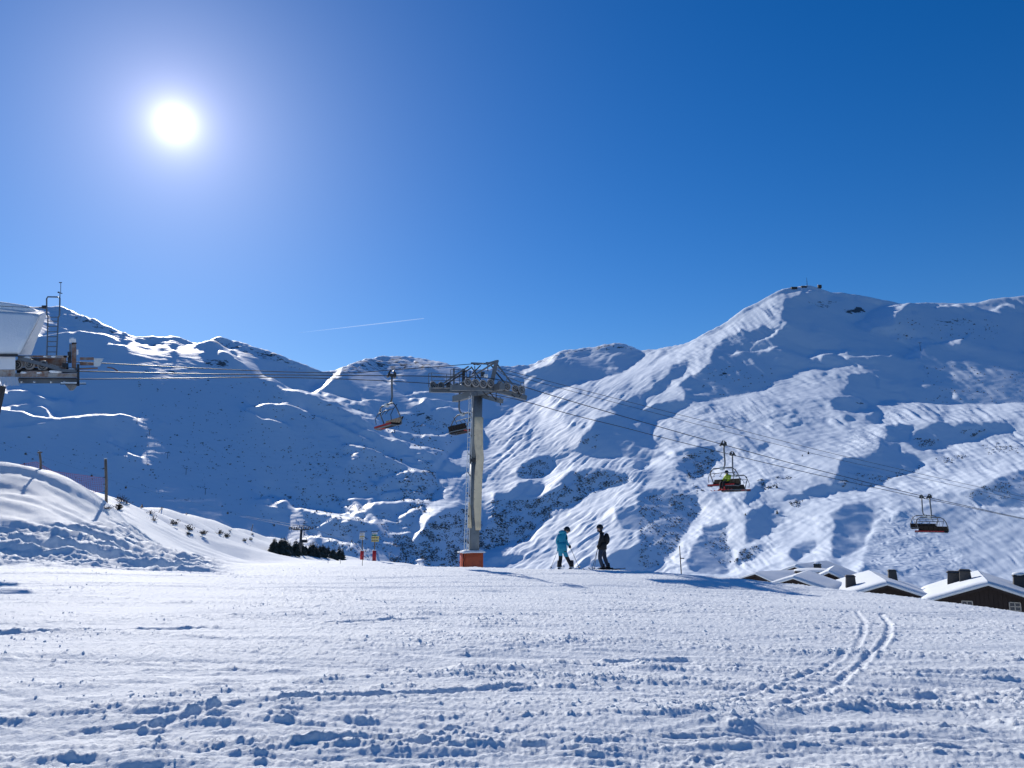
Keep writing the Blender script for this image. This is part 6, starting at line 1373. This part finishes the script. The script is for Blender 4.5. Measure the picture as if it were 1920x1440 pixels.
tag(MB().tube(cl, .03, 5).build('gondola_rope', MAT['rope']), 'hair thin gondola rope crossing the shaded slope through the cabins', 'cable')
for px, py, hh, lab in ((257, 790, 11, 'tiny lift pylon below the bright drift band on the dark slope'), (281, 811, 10, 'tiny lift pylon second from top on the dark slope'), (313, 857, 11, 'tiny lift pylon in the middle of the dark slope row'), (348, 886, 11, 'tiny lift pylon second from bottom on the dark slope'), (384, 923, 11, 'tiny lift pylon lowest in the row on the dark slope'), (1457, 622, 0, ''), (1725, 655, 16, 'tiny lift pylon on the lit shelf of the right mountain')):
    if not lab: continue
    b = far_point(px, py + 4); k = b.y / FPX; h = hh * k
    t = thing('distant_pylon', lab, 'lift pylon', b, 'tiny pylons on the mountains')
    MB().tube([b - Vector((0, 0, 3)), b + Vector((0, 0, h))], .45 * k, 6).build('tube', MAT['far_dark'], t); MB().bar(b + Vector((-3 * k, 0, h)), b + Vector((3 * k, 0, h)), .8 * k, .8 * k).build('crossarm', MAT['far_dark'], t)
def summit():
    for px, py, w, h, lab in ((1489, 541, 10, 2.6, 'dark summit lift station at the left end of the peak'), (1508, 539, 9, 1.5, 'long low hut beside the summit mast'), (1539, 535, 6, 2.6, 'rounded summit hut on the highest rocks')):
        b = far_point(px, py); k = b.length / FPX; b = Vector((b.x, b.y, max(b.z, P(px, py + 1.5, b.y).z - 2)))
        t = thing('summit_hut', lab, 'hut', b); MB().box(b + Vector((0, 0, h * k / 2 - 3)), (w * k, w * k * .6, h * k + 6)).build('wall', MAT['hut'], t)
        r = MB(); hw, hd2, z = w * k * .55, w * k * .36, h * k; r.hexa([b + Vector(q) for q in ((-hw, -hd2, z), (hw, -hd2, z), (hw, hd2, z), (-hw, hd2, z), (-hw * .8, 0 - .1, z + k * 1.1), (hw * .8, -.1, z + k * 1.1), (hw * .8, .1, z + k * 1.1), (-hw * .8, .1, z + k * 1.1))]); r.build('roof', MAT['snow'], t)
        for i in range(3): MB().box(b + Vector(((-.3 + .3 * i) * w * k, -w * k * .3 - .15, h * k * .5)), (w * k * .16, .3, h * k * .35)).build('window', MAT['glass'], t)
    b = far_point(1513, 538); k = b.length / FPX; t = thing('summit_mast', 'slim radio mast standing on the mountain top', 'mast', b)
    MB().tube([b - Vector((0, 0, 4)), b + Vector((0, 0, 16.5 * k))], [.55 * k, .22 * k], 6).build('mast_pole', MAT['far_dark'], t)
    for z in (5, 9): MB().bar(b + Vector((-.9 * k, 0, z * k)), b + Vector((.9 * k, 0, z * k)), .3 * k).build('aerial', MAT['far_dark'], t)
summit()
for i, (px, py, hh, lab) in enumerate(((1458, 962, 9, 'lone fir with a long shadow, largest on the sunny right slope'), (1398, 967, 6, 'lone fir on the right slope below the ridden chair'), (1445, 917, 6, 'left fir of a close pair right of the empty chair'), (1457, 915, 8, 'right fir of a close pair right of the empty chair'), (1517, 853, 7, 'lone fir high on the rounded shoulder, right of a pair'), (1505, 857, 4.5, 'small fir high on the rounded shoulder, left of a pair'))):
    b = far_point(px, py); k = b.y / FPX; fir(b, hh * k, lab, 'lone firs on the right slope', 100 + i, .30)
# condensation trail far beyond the mountains
tp = [P(px, 624 - (px - 560) * 27.0 / 235, 26000) for px in (560, 610, 660, 720, 795)]
mt, nt, bs = new_mat('vapour'); tr = N(nt, 'ShaderNodeBsdfTransparent'); tl = N(nt, 'ShaderNodeBsdfTranslucent'); tl.inputs[0].default_value = (.9, .95, 1, 1); mx = N(nt, 'ShaderNodeMixShader'); mx.inputs[0].default_value = .10
nt.links.new(tr.outputs[0], mx.inputs[1]); nt.links.new(tl.outputs[0], mx.inputs[2]); nt.links.new(mx.outputs[0], nt.nodes['Material Output'].inputs[0])
tag(MB().tube(tp, [2, 8, 14, 18, 16], 10).build('contrail', mt, None, smooth=True), 'thin white contrail low in the sky above the ridge', 'contrail')

# ------------------------------------------------------------------ stuff: far shrubs, snow crumbs
def far_shrubs():
    rs = np.random.RandomState(9); vs, fs = [], []; n0 = 0
    O = np.array([(1, 0, 0), (-1, 0, 0), (0, 1, 0), (0, -1, 0), (0, 0, 1), (0, 0, -.5)], float); F = np.array([(0, 2, 4), (2, 1, 4), (1, 3, 4), (3, 0, 4), (2, 0, 5), (1, 2, 5), (3, 1, 5), (0, 3, 5)])
    AV, AF = [], []
    for poly, cnt in SHRUB_POLY:
        m = sample(raster([poly]).astype(float), PXf, PYf) > .5
        m &= (np.roll(PYf, -1, 0) < PYf + .2)                      # only ground that faces the viewer
        idx = np.nonzero(m.ravel())[0]
        if len(idx) == 0: continue
        dens = np.clip(perlin(PXf.ravel()[idx] / 22, PYf.ravel()[idx] / 12, 77) + .35, .02, 1); dens /= dens.sum()
        pick = rs.choice(idx, cnt, p=dens)
        for i in pick:
            x, y, z = XXf.ravel()[i], YYf.ravel()[i], ZZf.ravel()[i]; k = y / FPX; s = k * rs.uniform(.7, 1.0 + 1.1 * rs.rand() ** 3)
            sc = np.array([s * rs.uniform(.8, 1.8), s * rs.uniform(.8, 1.5), s * rs.uniform(.6, 1.3)])
            v = O * sc * (1 + .45 * (rs.rand(6, 1) - .5)) + np.array([x + rs.uniform(-2, 2), y + rs.uniform(-2, 2), z + s * .15]); AV.append(v); AF.append(F + n0); n0 += 6
    me = bpy.data.meshes.new('undergrowth'); me.from_pydata(np.concatenate(AV).tolist(), [], np.concatenate(AF).tolist()); me.materials.append(MAT['shrub'])
    o = bpy.data.objects.new('undergrowth', me); COL.objects.link(o); o['kind'] = 'stuff'; o['label'] = 'dark scrub dotted over the snowy slopes and gullies'; o['category'] = 'scrub'
far_shrubs()
def crumbs():
    import bmesh
    X, Y, Z, H = NEAR; rs = np.random.RandomState(21)
    bm = bmesh.new(); bmesh.ops.create_icosphere(bm, subdivisions=1, radius=1.0); V = np.array([v.co[:] for v in bm.verts]); F = np.array([[v.index for v in f.verts] for f in bm.faces]); bm.free()
    r = np.hypot(X, Y); m = (r > 4.6) & (r < 33)
    px, py = project_np(X, Y, Z); idx = np.nonzero((m & (px > -150) & (px < 2070)).ravel())[0]
    w = np.clip(H.ravel()[idx] * 14 + .25, .03, 1.6) ** 2 * (0.12 + np.clip(perlin(X.ravel()[idx] / 1.3, Y.ravel()[idx] / .6, 91) + .1, 0, 1)) ; w /= w.sum()
    pick = rs.choice(idx, 3500, p=w); AV, AF = [], []
    for n, i in enumerate(pick):
        s = rs.uniform(.005, .012) * (1 + 1.3 * rs.rand() ** 8); sc = s * rs.uniform(.7, 1.35, 3)
        v = V * sc * (1 + .5 * (rs.rand(len(V), 1) - .5)); AV.append(v + np.array([X.ravel()[i], Y.ravel()[i], Z.ravel()[i] + s * .05])); AF.append(F + n * len(V))
    me = bpy.data.meshes.new('snow_crumbs'); me.from_pydata(np.concatenate(AV).tolist(), [], np.concatenate(AF).tolist()); me.materials.append(MAT['snow'])
    o = bpy.data.objects.new('snow_crumbs', me); COL.objects.link(o); o['kind'] = 'stuff'; o['label'] = 'loose crumbs of snow thrown up on the piste'; o['category'] = 'snow crumbs'
crumbs()
